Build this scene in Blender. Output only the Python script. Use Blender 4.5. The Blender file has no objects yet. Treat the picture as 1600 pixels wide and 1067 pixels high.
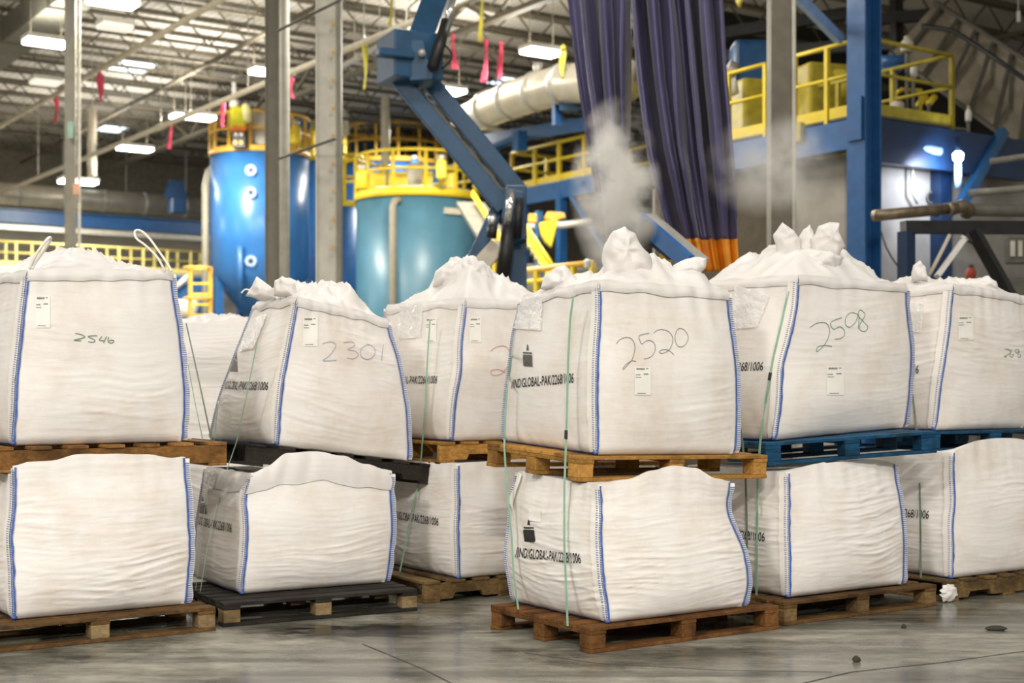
import bpy, bmesh, math, random
import numpy as np
from mathutils import Vector, Matrix, noise

random.seed(7)
SC = bpy.context.scene
COL = SC.collection
V = Vector
F = 2222.0          # focal length in pixels of the 1600 wide frame (50 mm on 36 mm)
HZ = 600.0          # horizon row
CZ = 1.474          # eye height

# ------------------------------------------------------------ camera, world, lights, exposure
cam = bpy.data.cameras.new('camera')
cam.lens = 50.0
cam.sensor_width = 36.0
cam.shift_y = (HZ - 533.5) / 1600.0
cam.clip_end = 300
cam.dof.use_dof = True
cam.dof.focus_distance = 8.3
cam.dof.aperture_fstop = 1.9
SC.cycles.volume_bounces = 3
camo = bpy.data.objects.new('camera', cam)
camo.location = (0, 0, CZ)
camo.rotation_euler = (math.radians(90), 0, 0)
COL.objects.link(camo)
SC.camera = camo

SC.view_settings.view_transform = 'Standard'
SC.view_settings.look = 'None'
SC.view_settings.gamma = 1.0
SC.view_settings.use_curve_mapping = False
SC.view_settings.exposure = 0.16

world = bpy.data.worlds.new('world')
SC.world = world
world.use_nodes = True
wbg = world.node_tree.nodes['Background']
wbg.inputs[0].default_value = (1.0, 0.93, 0.84, 1)
wbg.inputs[1].default_value = 0.27

def area_light(name, loc, power, sx, sy, col=(1.0, 0.955, 0.885), rot=(0, 0, 0)):
    l = bpy.data.lights.new(name, 'AREA')
    l.shape = 'RECTANGLE'; l.size = sx; l.size_y = sy
    l.energy = power; l.color = col
    o = bpy.data.objects.new(name, l)
    o.location = loc; o.rotation_euler = rot
    COL.objects.link(o)
    return o

# unseen area lights without fixtures: inferred lamps behind the camera, added fill farther in
for (x, y, p) in ((-8.5, -6, 1950), (0, -8.0, 2150), (8.0, -6, 1350), (-7, 0.0, 260), (0.5, -0.5, 200), (7.5, 0.0, 230),
                  (-8, 10.5, 110), (0, 12, 210), (7, 11.5, 110), (-9, 20, 500), (0, 21, 420), (-19, 27, 900), (-24, 38, 1500), (-3, 43, 600), (3.5, 30, 140)):
    area_light('unseen_hall_light', (x, y, 9.2), p, 2.4, 1.2)

# ------------------------------------------------------------ geometry helpers
YAW = math.radians(34)
U = V((math.cos(YAW), math.sin(YAW), 0))      # along the rows, right and away
W = V((-math.sin(YAW), math.cos(YAW), 0))     # across the rows, left and away
UP = V((0, 0, 1))

def P(px, py, Y):
    return V(((px - 800) / F * Y, Y, CZ - (py - HZ) / F * Y))

def Yz(py, z):                                # distance of the point of height z seen at row py
    return (z - CZ) * F / (HZ - py)

def along(p, d, px):                          # go from p along d until column px
    k = (px - 800) / F
    s = (k * p.y - p.x) / (d.x - k * d.y)
    return p + d * s

class MB:
    def __init__(s):
        s.v = []; s.f = []
    def add(s, vs, fs):
        n = len(s.v); s.v += [V(q) for q in vs]; s.f += [tuple(i + n for i in q) for q in fs]; return s
    def box(s, c, sx, sy, sz, ax=V((1, 0, 0)), ay=V((0, 1, 0)), az=V((0, 0, 1))):
        c = V(c); X = ax * sx / 2; Y = ay * sy / 2; Z = az * sz / 2
        return s.add([c - X - Y - Z, c + X - Y - Z, c + X + Y - Z, c - X + Y - Z, c - X - Y + Z, c + X - Y + Z, c + X + Y + Z, c - X + Y + Z],
                     [(0, 3, 2, 1), (4, 5, 6, 7), (0, 1, 5, 4), (1, 2, 6, 5), (2, 3, 7, 6), (3, 0, 4, 7)])
    def bar(s, a, b, w, h, up=UP):            # rectangular bar from a to b
        a = V(a); b = V(b); d = (b - a); L = d.length; d.normalize()
        sd = d.cross(up)
        if sd.length < 1e-4: sd = d.cross(V((0, 1, 0)))
        sd.normalize(); u2 = sd.cross(d)
        return s.box((a + b) / 2, L, w, h, d, sd, u2)
    def tube(s, pts, r, n=10, cap=True):
        pts = [V(p) for p in pts]
        prev = None; rings = []
        for i, p in enumerate(pts):
            d = (pts[min(i + 1, len(pts) - 1)] - pts[max(i - 1, 0)]).normalized()
            if prev is None:
                a = d.cross(UP)
                if a.length < 1e-3: a = d.cross(V((1, 0, 0)))
            else:
                a = prev - d * prev.dot(d)
            a.normalize(); prev = a; b = d.cross(a)
            rr = r[i] if isinstance(r, (list, tuple)) else r
            rings.append([p + (a * math.cos(2 * math.pi * k / n) + b * math.sin(2 * math.pi * k / n)) * rr for k in range(n)])
        base = [q for ring in rings for q in ring]
        fs = []
        for i in range(len(rings) - 1):
            for k in range(n):
                fs.append((i * n + k, i * n + (k + 1) % n, (i + 1) * n + (k + 1) % n, (i + 1) * n + k))
        if cap:
            fs.append(tuple(range(n - 1, -1, -1))); m = (len(rings) - 1) * n
            fs.append(tuple(m + k for k in range(n)))
        return s.add(base, fs)
    def lathe(s, c, prof, n=48, cap=True):    # prof: (radius, z)
        c = V(c); vs = []; fs = []
        for (r, z) in prof:
            vs += [c + V((r * math.cos(2 * math.pi * k / n), r * math.sin(2 * math.pi * k / n), z)) for k in range(n)]
        for i in range(len(prof) - 1):
            for k in range(n):
                fs.append((i * n + k, i * n + (k + 1) % n, (i + 1) * n + (k + 1) % n, (i + 1) * n + k))
        if cap:
            fs.append(tuple(range(n - 1, -1, -1))); m = (len(prof) - 1) * n
            fs.append(tuple(m + k for k in range(n)))
        return s.add(vs, fs)
    def ring(s, c, R, r, n=48, m=8, ax=V((1, 0, 0)), ay=V((0, 1, 0)), a0=0, a1=2 * math.pi):
        c = V(c); az = ax.cross(ay); vs = []; fs = []
        closed = abs(a1 - a0 - 2 * math.pi) < 1e-6
        nn = n if closed else n + 1
        for i in range(nn):
            a = a0 + (a1 - a0) * i / n
            d = ax * math.cos(a) + ay * math.sin(a)
            for k in range(m):
                b = 2 * math.pi * k / m
                vs.append(c + d * (R + r * math.cos(b)) + az * r * math.sin(b))
        for i in range(n):
            j = (i + 1) % nn
            for k in range(m):
                fs.append((i * m + k, j * m + k, j * m + (k + 1) % m, i * m + (k + 1) % m))
        return s.add(vs, fs)
    def grid(s, g):                           # g: rows x cols x 3
        R = len(g); C = len(g[0]); vs = [q for row in g for q in row]
        return s.add(vs, [(i * C + j, i * C + j + 1, (i + 1) * C + j + 1, (i + 1) * C + j) for i in range(R - 1) for j in range(C - 1)])
    def prism(s, poly, d):                    # polygon of world points pushed along d
        n = len(poly); d = V(d); poly = [V(p) for p in poly]
        fs = [tuple(range(n)), tuple(range(2 * n - 1, n - 1, -1))]
        fs += [(i, n + i, n + (i + 1) % n, (i + 1) % n) for i in range(n)]
        return s.add(poly + [p + d for p in poly], fs)

WLOC = {}
def obj(name, mb, mat, parent=None, smooth=False, bevel=0, fix=True, label=None, uv=None):
    me = bpy.data.meshes.new(name)
    org = V((0, 0, 0))
    vs = mb.v
    if parent is None and vs:
        lo = [min(q[i] for q in vs) for i in range(3)]; hi = [max(q[i] for q in vs) for i in range(3)]
        org = V(((lo[0] + hi[0]) / 2, (lo[1] + hi[1]) / 2, lo[2]))
    me.from_pydata([q - org for q in vs], [], mb.f)
    if uv is not None:
        l = me.uv_layers.new(name='UVMap')
        for lp in me.loops: l.data[lp.index].uv = uv[lp.vertex_index]
    if fix:
        b = bmesh.new(); b.from_mesh(me); bmesh.ops.recalc_face_normals(b, faces=b.faces); b.to_mesh(me); b.free()
    if smooth:
        me.polygons.foreach_set('use_smooth', [True] * len(me.polygons))
    me.materials.append(mat)
    o = bpy.data.objects.new(name, me)
    COL.objects.link(o)
    if parent is not None:
        o.parent = parent; o.location = -WLOC[parent.name]
        WLOC[o.name] = V((0, 0, 0))
    else:
        o.location = org; WLOC[o.name] = org
    if bevel:
        m = o.modifiers.new('bevel', 'BEVEL'); m.width = bevel; m.segments = 2; m.limit_method = 'ANGLE'
    if label: o['label'] = label
    return o

def thing(name, label, cat, loc, group=None):
    o = bpy.data.objects.new(name, None); COL.objects.link(o)
    o.empty_display_size = 0.1
    o.location = loc; WLOC[o.name] = V(loc)
    o['label'] = label; o['category'] = cat
    if group: o['group'] = group
    return o

def tag(o, label, cat, group=None, kind=None):
    o['label'] = label; o['category'] = cat
    if group: o['group'] = group
    if kind: o['kind'] = kind
    return o

def struct(name, mb, mat, **k):
    o = obj(name, mb, mat, **k); o['kind'] = 'structure'; return o

# ------------------------------------------------------------ materials
def nodes(name):
    m = bpy.data.materials.new(name); m.use_nodes = True
    nt = m.node_tree
    return m, nt, nt.nodes['Principled BSDF']

def mat(name, col, rough=0.5, metal=0.0, var=0.12, scale=6.0, bump=0.0, bscale=40.0, spec=0.5, dirt=None):
    m, nt, b = nodes(name)
    tc = nt.nodes.new('ShaderNodeTexCoord')
    n = nt.nodes.new('ShaderNodeTexNoise'); n.inputs['Scale'].default_value = scale; n.inputs['Detail'].default_value = 5
    nt.links.new(tc.outputs['Object'], n.inputs['Vector'])
    r = nt.nodes.new('ShaderNodeValToRGB')
    lo = [max(0, c * (1 - var)) for c in col]; hi = [min(1, c * (1 + var)) for c in col]
    r.color_ramp.elements[0].position = 0.3; r.color_ramp.elements[1].position = 0.7
    r.color_ramp.elements[0].color = (*(dirt or lo), 1); r.color_ramp.elements[1].color = (*hi, 1)
    nt.links.new(n.outputs[0], r.inputs[0]); nt.links.new(r.outputs[0], b.inputs['Base Color'])
    b.inputs['Roughness'].default_value = rough; b.inputs['Metallic'].default_value = metal
    b.inputs['Specular IOR Level'].default_value = spec
    if bump:
        n2 = nt.nodes.new('ShaderNodeTexNoise'); n2.inputs['Scale'].default_value = bscale; n2.inputs['Detail'].default_value = 4
        nt.links.new(tc.outputs['Object'], n2.inputs['Vector'])
        bp = nt.nodes.new('ShaderNodeBump'); bp.inputs['Strength'].default_value = bump; bp.inputs['Distance'].default_value = 0.01
        nt.links.new(n2.outputs[0], bp.inputs['Height']); nt.links.new(bp.outputs[0], b.inputs['Normal'])
    return m

def emit(name, col, strength):
    m, nt, b = nodes(name)
    b.inputs['Base Color'].default_value = (*col, 1)
    b.inputs['Emission Color'].default_value = (*col, 1)
    b.inputs['Emission Strength'].default_value = strength
    return m

def wood(name, col, dark, rough=0.8, spec=0.18):
    m, nt, b = nodes(name)
    tc = nt.nodes.new('ShaderNodeTexCoord')
    mp = nt.nodes.new('ShaderNodeMapping'); mp.inputs['Rotation'].default_value = (0, 0, -YAW); mp.inputs['Scale'].default_value = (2.0, 30, 30)
    nt.links.new(tc.outputs['Object'], mp.inputs['Vector'])
    n = nt.nodes.new('ShaderNodeTexNoise'); n.inputs['Scale'].default_value = 1.6; n.inputs['Detail'].default_value = 6; n.inputs['Distortion'].default_value = 0.6
    nt.links.new(mp.outputs[0], n.inputs['Vector'])
    n2 = nt.nodes.new('ShaderNodeTexNoise'); n2.inputs['Scale'].default_value = 5.0; n2.inputs['Detail'].default_value = 6
    nt.links.new(tc.outputs['Object'], n2.inputs['Vector'])
    r = nt.nodes.new('ShaderNodeValToRGB')
    r.color_ramp.elements[0].position = 0.3; r.color_ramp.elements[1].position = 0.75
    r.color_ramp.elements[0].color = (*[c * 0.62 for c in col], 1); r.color_ramp.elements[1].color = (*[min(1, c * 1.25) for c in col], 1)
    nt.links.new(n.outputs[0], r.inputs[0])
    r2 = nt.nodes.new('ShaderNodeValToRGB'); r2.color_ramp.elements[0].position = 0.46; r2.color_ramp.elements[1].position = 0.62
    r2.color_ramp.elements[0].color = (0, 0, 0, 1); r2.color_ramp.elements[1].color = (0.75, 0.75, 0.75, 1)
    nt.links.new(n2.outputs[0], r2.inputs[0])
    mx = nt.nodes.new('ShaderNodeMix'); mx.data_type = 'RGBA'
    nt.links.new(r2.outputs[0], mx.inputs['Factor']); nt.links.new(r.outputs[0], mx.inputs[6]); mx.inputs[7].default_value = (*dark, 1)
    oi = nt.nodes.new('ShaderNodeObjectInfo')
    hs = nt.nodes.new('ShaderNodeHueSaturation')
    mr = nt.nodes.new('ShaderNodeMapRange'); mr.inputs[3].default_value = 0.75; mr.inputs[4].default_value = 1.25
    nt.links.new(oi.outputs['Random'], mr.inputs[0]); nt.links.new(mr.outputs[0], hs.inputs['Value'])
    nt.links.new(mx.outputs[2], hs.inputs['Color']); nt.links.new(hs.outputs[0], b.inputs['Base Color'])
    b.inputs['Roughness'].default_value = rough
    b.inputs['Specular IOR Level'].default_value = spec
    bp = nt.nodes.new('ShaderNodeBump'); bp.inputs['Strength'].default_value = 0.5; bp.inputs['Distance'].default_value = 0.004
    nt.links.new(n.outputs[0], bp.inputs['Height']); nt.links.new(bp.outputs[0], b.inputs['Normal'])
    return m

def fabric(name, col, bump=0.16, dirty=0.35):
    m, nt, b = nodes(name)
    tc = nt.nodes.new('ShaderNodeTexCoord')
    n = nt.nodes.new('ShaderNodeTexNoise'); n.inputs['Scale'].default_value = 3.0; n.inputs['Detail'].default_value = 8; n.inputs['Roughness'].default_value = 0.65
    nt.links.new(tc.outputs['Object'], n.inputs['Vector'])
    r = nt.nodes.new('ShaderNodeValToRGB')
    r.color_ramp.elements[0].position = 0.30; r.color_ramp.elements[1].position = 0.56
    r.color_ramp.elements[0].color = (*[c * (1 - dirty * k) for c, k in zip(col, (0.35, 0.5, 0.7))], 1); r.color_ramp.elements[1].color = (*col, 1)
    nt.links.new(n.outputs[0], r.inputs[0]); nt.links.new(r.outputs[0], b.inputs['Base Color'])
    b.inputs['Roughness'].default_value = 0.5
    b.inputs['Specular IOR Level'].default_value = 0.35
    # woven tapes: fine cross hatching, plus small horizontal wrinkles
    mp = nt.nodes.new('ShaderNodeMapping'); mp.inputs['Scale'].default_value = (4, 4, 34)
    nt.links.new(tc.outputs['Object'], mp.inputs['Vector'])
    n2 = nt.nodes.new('ShaderNodeTexNoise'); n2.inputs['Scale'].default_value = 1.0; n2.inputs['Detail'].default_value = 5; n2.inputs['Distortion'].default_value = 0.5
    nt.links.new(mp.outputs[0], n2.inputs['Vector'])
    bp = nt.nodes.new('ShaderNodeBump'); bp.inputs['Strength'].default_value = bump; bp.inputs['Distance'].default_value = 0.012
    nt.links.new(n2.outputs[0], bp.inputs['Height'])
    n3 = nt.nodes.new('ShaderNodeTexNoise'); n3.inputs['Scale'].default_value = 160; n3.inputs['Detail'].default_value = 2
    nt.links.new(tc.outputs['Object'], n3.inputs['Vector'])
    bp2 = nt.nodes.new('ShaderNodeBump'); bp2.inputs['Strength'].default_value = 0.15; bp2.inputs['Distance'].default_value = 0.003
    nt.links.new(n3.outputs[0], bp2.inputs['Height']); nt.links.new(bp.outputs[0], bp2.inputs['Normal'])
    nt.links.new(bp2.outputs[0], b.inputs['Normal'])
    return m

M = {}
M['bag'] = fabric('woven_white_fabric', (0.87, 0.838, 0.805))
M['bagtop'] = fabric('crumpled_white_fabric', (0.78, 0.755, 0.73), 0.22, 0.15)
M['bagfar'] = fabric('far_white_fabric', (0.86, 0.83, 0.80), 0.3, 0.1)
M['flange'] = mat('white_webbing', (0.87, 0.83, 0.77), 0.6, var=0.05)
M['stitch'] = mat('blue_stitching', (0.075, 0.15, 0.44), 0.6, var=0.3, scale=30)
M['print'] = mat('black_print', (0.012, 0.012, 0.013), 0.6, var=0.2)
M['printgrey'] = mat('grey_print', (0.10, 0.095, 0.085), 0.6, var=0.3, scale=60)
M['tiny'] = mat('small_grey_print', (0.28, 0.27, 0.26), 0.6, var=0.3, scale=60)
M['pen_green'] = mat('green_marker', (0.16, 0.27, 0.20), 0.6, var=0.1)
M['pen_grey'] = mat('grey_marker', (0.20, 0.22, 0.22), 0.6, var=0.1)
M['pen_lilac'] = mat('lilac_marker', (0.42, 0.40, 0.55), 0.6, var=0.1)
M['pen_red'] = mat('red_marker', (0.62, 0.28, 0.27), 0.6, var=0.1)
M['paper'] = mat('label_paper', (0.90, 0.88, 0.82), 0.45, var=0.04)
M['strap'] = mat('pale_green_strap', (0.30, 0.52, 0.38), 0.35, var=0.12, scale=12)
M['strapdark'] = mat('dull_green_strap', (0.20, 0.27, 0.20), 0.4, var=0.15)
M['buckle'] = mat('black_strap_seal', (0.03, 0.03, 0.03), 0.4)
M['pine'] = wood('orange_pine', (0.46, 0.24, 0.058), (0.17, 0.08, 0.022))
M['brown'] = wood('brown_pallet_wood', (0.125, 0.066, 0.023), (0.03, 0.017, 0.008))
M['tawny'] = wood('tawny_pallet_wood', (0.31, 0.15, 0.042), (0.07, 0.035, 0.013))
M['red_brown'] = wood('red_brown_pallet_wood', (0.17, 0.075, 0.022), (0.04, 0.018, 0.008))
M['old'] = wood('weathered_wood', (0.20, 0.125, 0.05), (0.06, 0.038, 0.018))
M['chip'] = wood('chipboard', (0.27, 0.19, 0.095), (0.09, 0.055, 0.026))
M['dark'] = wood('blackened_wood', (0.028, 0.024, 0.019), (0.012, 0.010, 0.008))
M['bluewood'] = wood('blue_painted_wood', (0.010, 0.070, 0.150), (0.006, 0.025, 0.045), 0.5)
M['blue'] = mat('blue_paint', (0.022, 0.112, 0.31), 0.35, var=0.15)
M['tankblue'] = mat('tank_blue', (0.030, 0.145, 0.40), 0.3, var=0.12, scale=2)
M['teal'] = mat('tank_teal', (0.062, 0.165, 0.235), 0.38, var=0.12, scale=2)
M['liftblue'] = mat('lift_blue', (0.018, 0.080, 0.170), 0.4, var=0.15)
M['deepblue'] = mat('deep_blue_paint', (0.006, 0.026, 0.072), 0.4, var=0.2)
M['yellow'] = mat('safety_yellow', (0.80, 0.60, 0.03), 0.45, var=0.08)
M['paleyellow'] = mat('pale_yellow_paint', (0.85, 0.72, 0.24), 0.5, var=0.06)
M['orangey'] = mat('orange_yellow', (0.80, 0.47, 0.07), 0.45, var=0.08)
M['dullyellow'] = mat('dull_yellow', (0.46, 0.37, 0.03), 0.5, var=0.2)
M['galv'] = mat('galvanised', (0.55, 0.53, 0.47), 0.4, 0.35, var=0.12)
M['silver'] = mat('silver_duct', (0.66, 0.61, 0.50), 0.36, 0.45, var=0.12, scale=3)
M['grey'] = mat('grey_column_paint', (0.27, 0.25, 0.195), 0.5, var=0.12)
M['olive'] = mat('brown_grey_column_paint', (0.185, 0.163, 0.118), 0.55, var=0.15)
M['lightgrey'] = mat('light_column_paint', (0.66, 0.63, 0.53), 0.5, var=0.1)
M['darkgrey'] = mat('dark_grey_paint', (0.14, 0.135, 0.11), 0.6, var=0.2)
M['white'] = mat('white_paint', (0.80, 0.78, 0.72), 0.5, var=0.06)
M['joist'] = mat('joist_paint', (0.135, 0.118, 0.085), 0.6, var=0.2)
M['pipe'] = mat('cream_pipe', (0.62, 0.56, 0.44), 0.45, var=0.1)
M['black'] = mat('black_steel', (0.014, 0.014, 0.014), 0.45, var=0.4)
M['chrome'] = mat('chrome_rod', (0.85, 0.85, 0.84), 0.15, 0.9, var=0.04)
M['pink'] = mat('pink_tape', (0.88, 0.09, 0.19), 0.5, var=0.08)
M['lemon'] = mat('lemon_tape', (0.82, 0.74, 0.10), 0.5, var=0.08)
M['lamp'] = emit('lamp_glow', (1.0, 0.97, 0.90), 16.0)
M['lampdim'] = emit('dim_lamp_glow', (1.0, 0.95, 0.86), 0.55)
M['sky'] = emit('skylight_glow', (0.72, 0.86, 1.0), 2.6)
M['coolglow'] = emit('cool_lamp_glow', (0.70, 0.78, 1.0), 16.0)
M['concrete'] = mat('concrete_wall', (0.34, 0.315, 0.27), 0.8, var=0.25, scale=1.6, bump=0.2, bscale=12)
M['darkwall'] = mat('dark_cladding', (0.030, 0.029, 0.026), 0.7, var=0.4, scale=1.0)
M['rustpale'] = mat('dull_pipe_steel', (0.26, 0.245, 0.20), 0.6, 0.0, var=0.2)
M['rust'] = mat('weathered_steel', (0.24, 0.19, 0.12), 0.35, 0.5, var=0.3, scale=8)
M['chute'] = mat('grey_chute_steel', (0.25, 0.215, 0.155), 0.55, 0.1, var=0.2, scale=4)
M['chuterib'] = mat('dark_chute_rib', (0.085, 0.075, 0.055), 0.6, var=0.2)

# ------------------------------------------------------------ setting
def floor_material():
    m, nt, b = nodes('wet_concrete')
    L = nt.links.new
    tc = nt.nodes.new('ShaderNodeTexCoord')
    mp = nt.nodes.new('ShaderNodeMapping'); mp.inputs['Rotation'].default_value = (0, 0, -math.radians(8)); mp.inputs['Scale'].default_value = (0.55, 2.2, 1)
    L(tc.outputs['Object'], mp.inputs['Vector'])
    n1 = nt.nodes.new('ShaderNodeTexNoise'); n1.inputs['Scale'].default_value = 1.1; n1.inputs['Detail'].default_value = 9; n1.inputs['Roughness'].default_value = 0.62
    L(mp.outputs[0], n1.inputs['Vector'])
    n2 = nt.nodes.new('ShaderNodeTexNoise'); n2.inputs['Scale'].default_value = 0.9; n2.inputs['Detail'].default_value = 7; n2.inputs['Roughness'].default_value = 0.6
    L(tc.outputs['Object'], n2.inputs['Vector'])
    r1 = nt.nodes.new('ShaderNodeValToRGB')
    e = r1.color_ramp.elements
    e[0].position = 0.30; e[0].color = (0.10, 0.096, 0.078, 1)
    e[1].position = 0.70; e[1].color = (0.35, 0.33, 0.262, 1)
    e2 = r1.color_ramp.elements.new(0.46); e2.color = (0.25, 0.24, 0.195, 1)
    L(n1.outputs[0], r1.inputs[0])
    # curved tyre tracks
    mp3 = nt.nodes.new('ShaderNodeMapping'); mp3.inputs['Rotation'].default_value = (0, 0, math.radians(5)); mp3.inputs['Scale'].default_value = (0.10, 2.6, 1)
    L(tc.outputs['Object'], mp3.inputs['Vector'])
    n4 = nt.nodes.new('ShaderNodeTexNoise'); n4.inputs['Scale'].default_value = 1.3; n4.inputs['Detail'].default_value = 4; n4.inputs['Distortion'].default_value = 0.3
    L(mp3.outputs[0], n4.inputs['Vector'])
    r4 = nt.nodes.new('ShaderNodeValToRGB'); q = r4.color_ramp.elements
    q[0].position = 0.36; q[0].color = (0.45, 0.44, 0.42, 1); q[1].position = 0.44; q[1].color = (1, 1, 1, 1)
    L(n4.outputs[0], r4.inputs[0])
    mu = nt.nodes.new('ShaderNodeMix'); mu.data_type = 'RGBA'; mu.blend_type = 'MULTIPLY'; mu.inputs[0].default_value = 0.8
    L(r1.outputs[0], mu.inputs[6]); L(r4.outputs[0], mu.inputs[7])
    # wet patches
    r2 = nt.nodes.new('ShaderNodeValToRGB'); q = r2.color_ramp.elements
    q[0].position = 0.46; q[0].color = (0, 0, 0, 1); q[1].position = 0.56; q[1].color = (1, 1, 1, 1)
    L(n2.outputs[0], r2.inputs[0])
    mw = nt.nodes.new('ShaderNodeMix'); mw.data_type = 'RGBA'
    L(r2.outputs[0], mw.inputs[0]); mw.inputs[6].default_value = (0.72, 0.72, 0.72, 1); mw.inputs[7].default_value = (1, 1, 1, 1)
    mu2 = nt.nodes.new('ShaderNodeMix'); mu2.data_type = 'RGBA'; mu2.blend_type = 'MULTIPLY'; mu2.inputs[0].default_value = 1.0
    L(mu.outputs[2], mu2.inputs[6]); L(mw.outputs[2], mu2.inputs[7])
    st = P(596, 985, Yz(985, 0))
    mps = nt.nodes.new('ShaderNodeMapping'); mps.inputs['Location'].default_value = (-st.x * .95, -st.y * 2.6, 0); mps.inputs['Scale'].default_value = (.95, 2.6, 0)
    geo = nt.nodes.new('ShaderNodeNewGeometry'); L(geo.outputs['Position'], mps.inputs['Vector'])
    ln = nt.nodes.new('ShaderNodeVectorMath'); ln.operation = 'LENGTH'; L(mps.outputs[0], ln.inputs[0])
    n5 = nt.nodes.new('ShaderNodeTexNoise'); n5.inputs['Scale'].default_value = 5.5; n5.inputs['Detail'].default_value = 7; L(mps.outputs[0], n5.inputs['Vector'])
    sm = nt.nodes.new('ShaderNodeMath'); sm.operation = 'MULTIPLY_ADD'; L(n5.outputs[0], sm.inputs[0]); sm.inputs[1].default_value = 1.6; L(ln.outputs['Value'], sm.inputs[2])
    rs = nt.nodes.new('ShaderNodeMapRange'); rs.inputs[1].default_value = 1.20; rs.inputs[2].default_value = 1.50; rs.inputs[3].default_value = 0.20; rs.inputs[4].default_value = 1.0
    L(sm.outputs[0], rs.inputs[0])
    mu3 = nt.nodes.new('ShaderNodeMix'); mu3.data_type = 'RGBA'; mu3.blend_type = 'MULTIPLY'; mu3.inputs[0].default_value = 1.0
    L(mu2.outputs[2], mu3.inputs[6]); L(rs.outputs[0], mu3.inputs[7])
    n6 = nt.nodes.new('ShaderNodeTexNoise'); n6.inputs['Scale'].default_value = 3.2; n6.inputs['Detail'].default_value = 12; n6.inputs['Roughness'].default_value = 0.78
    mp6 = nt.nodes.new('ShaderNodeMapping'); mp6.inputs['Scale'].default_value = (1.0, 2.4, 1); L(geo.outputs['Position'], mp6.inputs['Vector']); L(mp6.outputs[0], n6.inputs['Vector'])
    r6 = nt.nodes.new('ShaderNodeMapRange'); r6.inputs[1].default_value = 0.40; r6.inputs[2].default_value = 0.56; r6.inputs[3].default_value = 0.52; r6.inputs[4].default_value = 1.10
    L(n6.outputs[0], r6.inputs[0])
    mu4 = nt.nodes.new('ShaderNodeMix'); mu4.data_type = 'RGBA'; mu4.blend_type = 'MULTIPLY'; mu4.inputs[0].default_value = 1.0
    L(mu3.outputs[2], mu4.inputs[6]); L(r6.outputs[0], mu4.inputs[7])
    L(mu4.outputs[2], b.inputs['Base Color'])
    mr = nt.nodes.new('ShaderNodeMapRange'); mr.inputs[3].default_value = 0.20; mr.inputs[4].default_value = 0.48
    L(r2.outputs[0], mr.inputs[0]); L(mr.outputs[0], b.inputs['Roughness'])
    b.inputs['Specular IOR Level'].default_value = 0.55
    bp = nt.nodes.new('ShaderNodeBump'); bp.inputs['Strength'].default_value = 0.12; bp.inputs['Distance'].default_value = 0.01
    L(n1.outputs[0], bp.inputs['Height']); L(bp.outputs[0], b.inputs['Normal'])
    return m

fl = MB().add([V((-45, -8, 0)), V((45, -8, 0)), V((45, 75, 0)), V((-45, 75, 0))], [(0, 1, 2, 3)])
struct('floor', fl, floor_material())
# saw cut joints in the slab
jm = mat('dark_joint_filler', (0.045, 0.042, 0.036), 0.6)
def floor_line(n, pts, w):
    mb = MB()
    q = [P(px, py, Yz(py, 0)) for px, py in pts]
    for a, b in zip(q, q[1:]):
        d = (b - a).normalized(); s = V((-d.y, d.x, 0)) * w / 2; z = V((0, 0, 0.0015))
        mb.add([a - s + z, b - s + z, b + s + z, a + s + z], [(0, 1, 2, 3)])
    struct('trim_%d' % n, mb, jm)
floor_line(1, ((566, 1006), (610, 1024), (665, 1047), (740, 1085)), 0.010)
floor_line(2, ((1180, 1085), (1330, 1050), (1480, 1034), (1640, 1012)), 0.012)
floor_line(3, ((820, 1020), (930, 1036), (1120, 1047), (1300, 1050)), 0.008)

for px, py, r_, lab in ((1338, 1034, .022, 'small dark lump of debris on the floor at lower right'), (1412, 981, .016, 'tiny dark lump of debris on the floor near the right pallets'),
                        (1556, 985, .02, 'dark splinter on the floor near the right edge')):
    q = P(px, py, Yz(py, 0)); mb = MB(); ln = 3.5 if 'splinter' in lab else 1.0
    for i in range(1): mb.lathe(q, [(r_ * .7, 0), (r_, r_ * .5), (r_ * .8, r_ * 1.1), (r_ * .3, r_ * 1.5)], 9)
    mb.v = [V((q.x + (v_.x - q.x) * ln + r_ * .4 * noise.noise(v_ * 60), v_.y + r_ * .4 * noise.noise(v_ * 47), v_.z)) for v_ in mb.v]
    tag(obj('debris', mb, mat('dark_debris', (0.03, 0.027, 0.02), 0.8)), lab, 'debris')

# back wall (along the rows, far away) and roof
WB = P(200, 245, 53.0)
def uw(a, b, z):                              # building coordinates -> world
    return U * a + W * b + UP * z
wb = WB.dot(W)
ROOF = 10.3
wallm = mat('far_wall_panels', (0.50, 0.46, 0.38), 0.7, var=0.12, scale=0.6)
mb = MB().box(uw(0, wb + 0.15, 5.2), 130, 0.3, 10.4, U, W, UP)
struct('wall_back', mb, wallm)
def deck_material():
    m, nt, b = nodes('roof_deck')
    tc = nt.nodes.new('ShaderNodeTexCoord')
    mp = nt.nodes.new('ShaderNodeMapping'); mp.inputs['Rotation'].default_value = (0, 0, -YAW)
    nt.links.new(tc.outputs['Object'], mp.inputs['Vector'])
    w = nt.nodes.new('ShaderNodeTexWave'); w.inputs['Scale'].default_value = 1.6; w.inputs['Distortion'].default_value = 0.0
    nt.links.new(mp.outputs[0], w.inputs['Vector'])
    r = nt.nodes.new('ShaderNodeValToRGB'); r.color_ramp.elements[0].color = (0.55, 0.51, 0.47, 1); r.color_ramp.elements[1].color = (0.76, 0.72, 0.67, 1)
    nt.links.new(w.outputs[0], r.inputs[0]); nt.links.new(r.outputs[0], b.inputs['Base Color'])
    b.inputs['Roughness'].default_value = 0.6
    return m
mb = MB().box(uw(14, (wb + 12) / 2, ROOF + 0.1), 110, wb - 12, 0.2, U, W, UP)
struct('ceiling', mb, deck_material())

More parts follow.
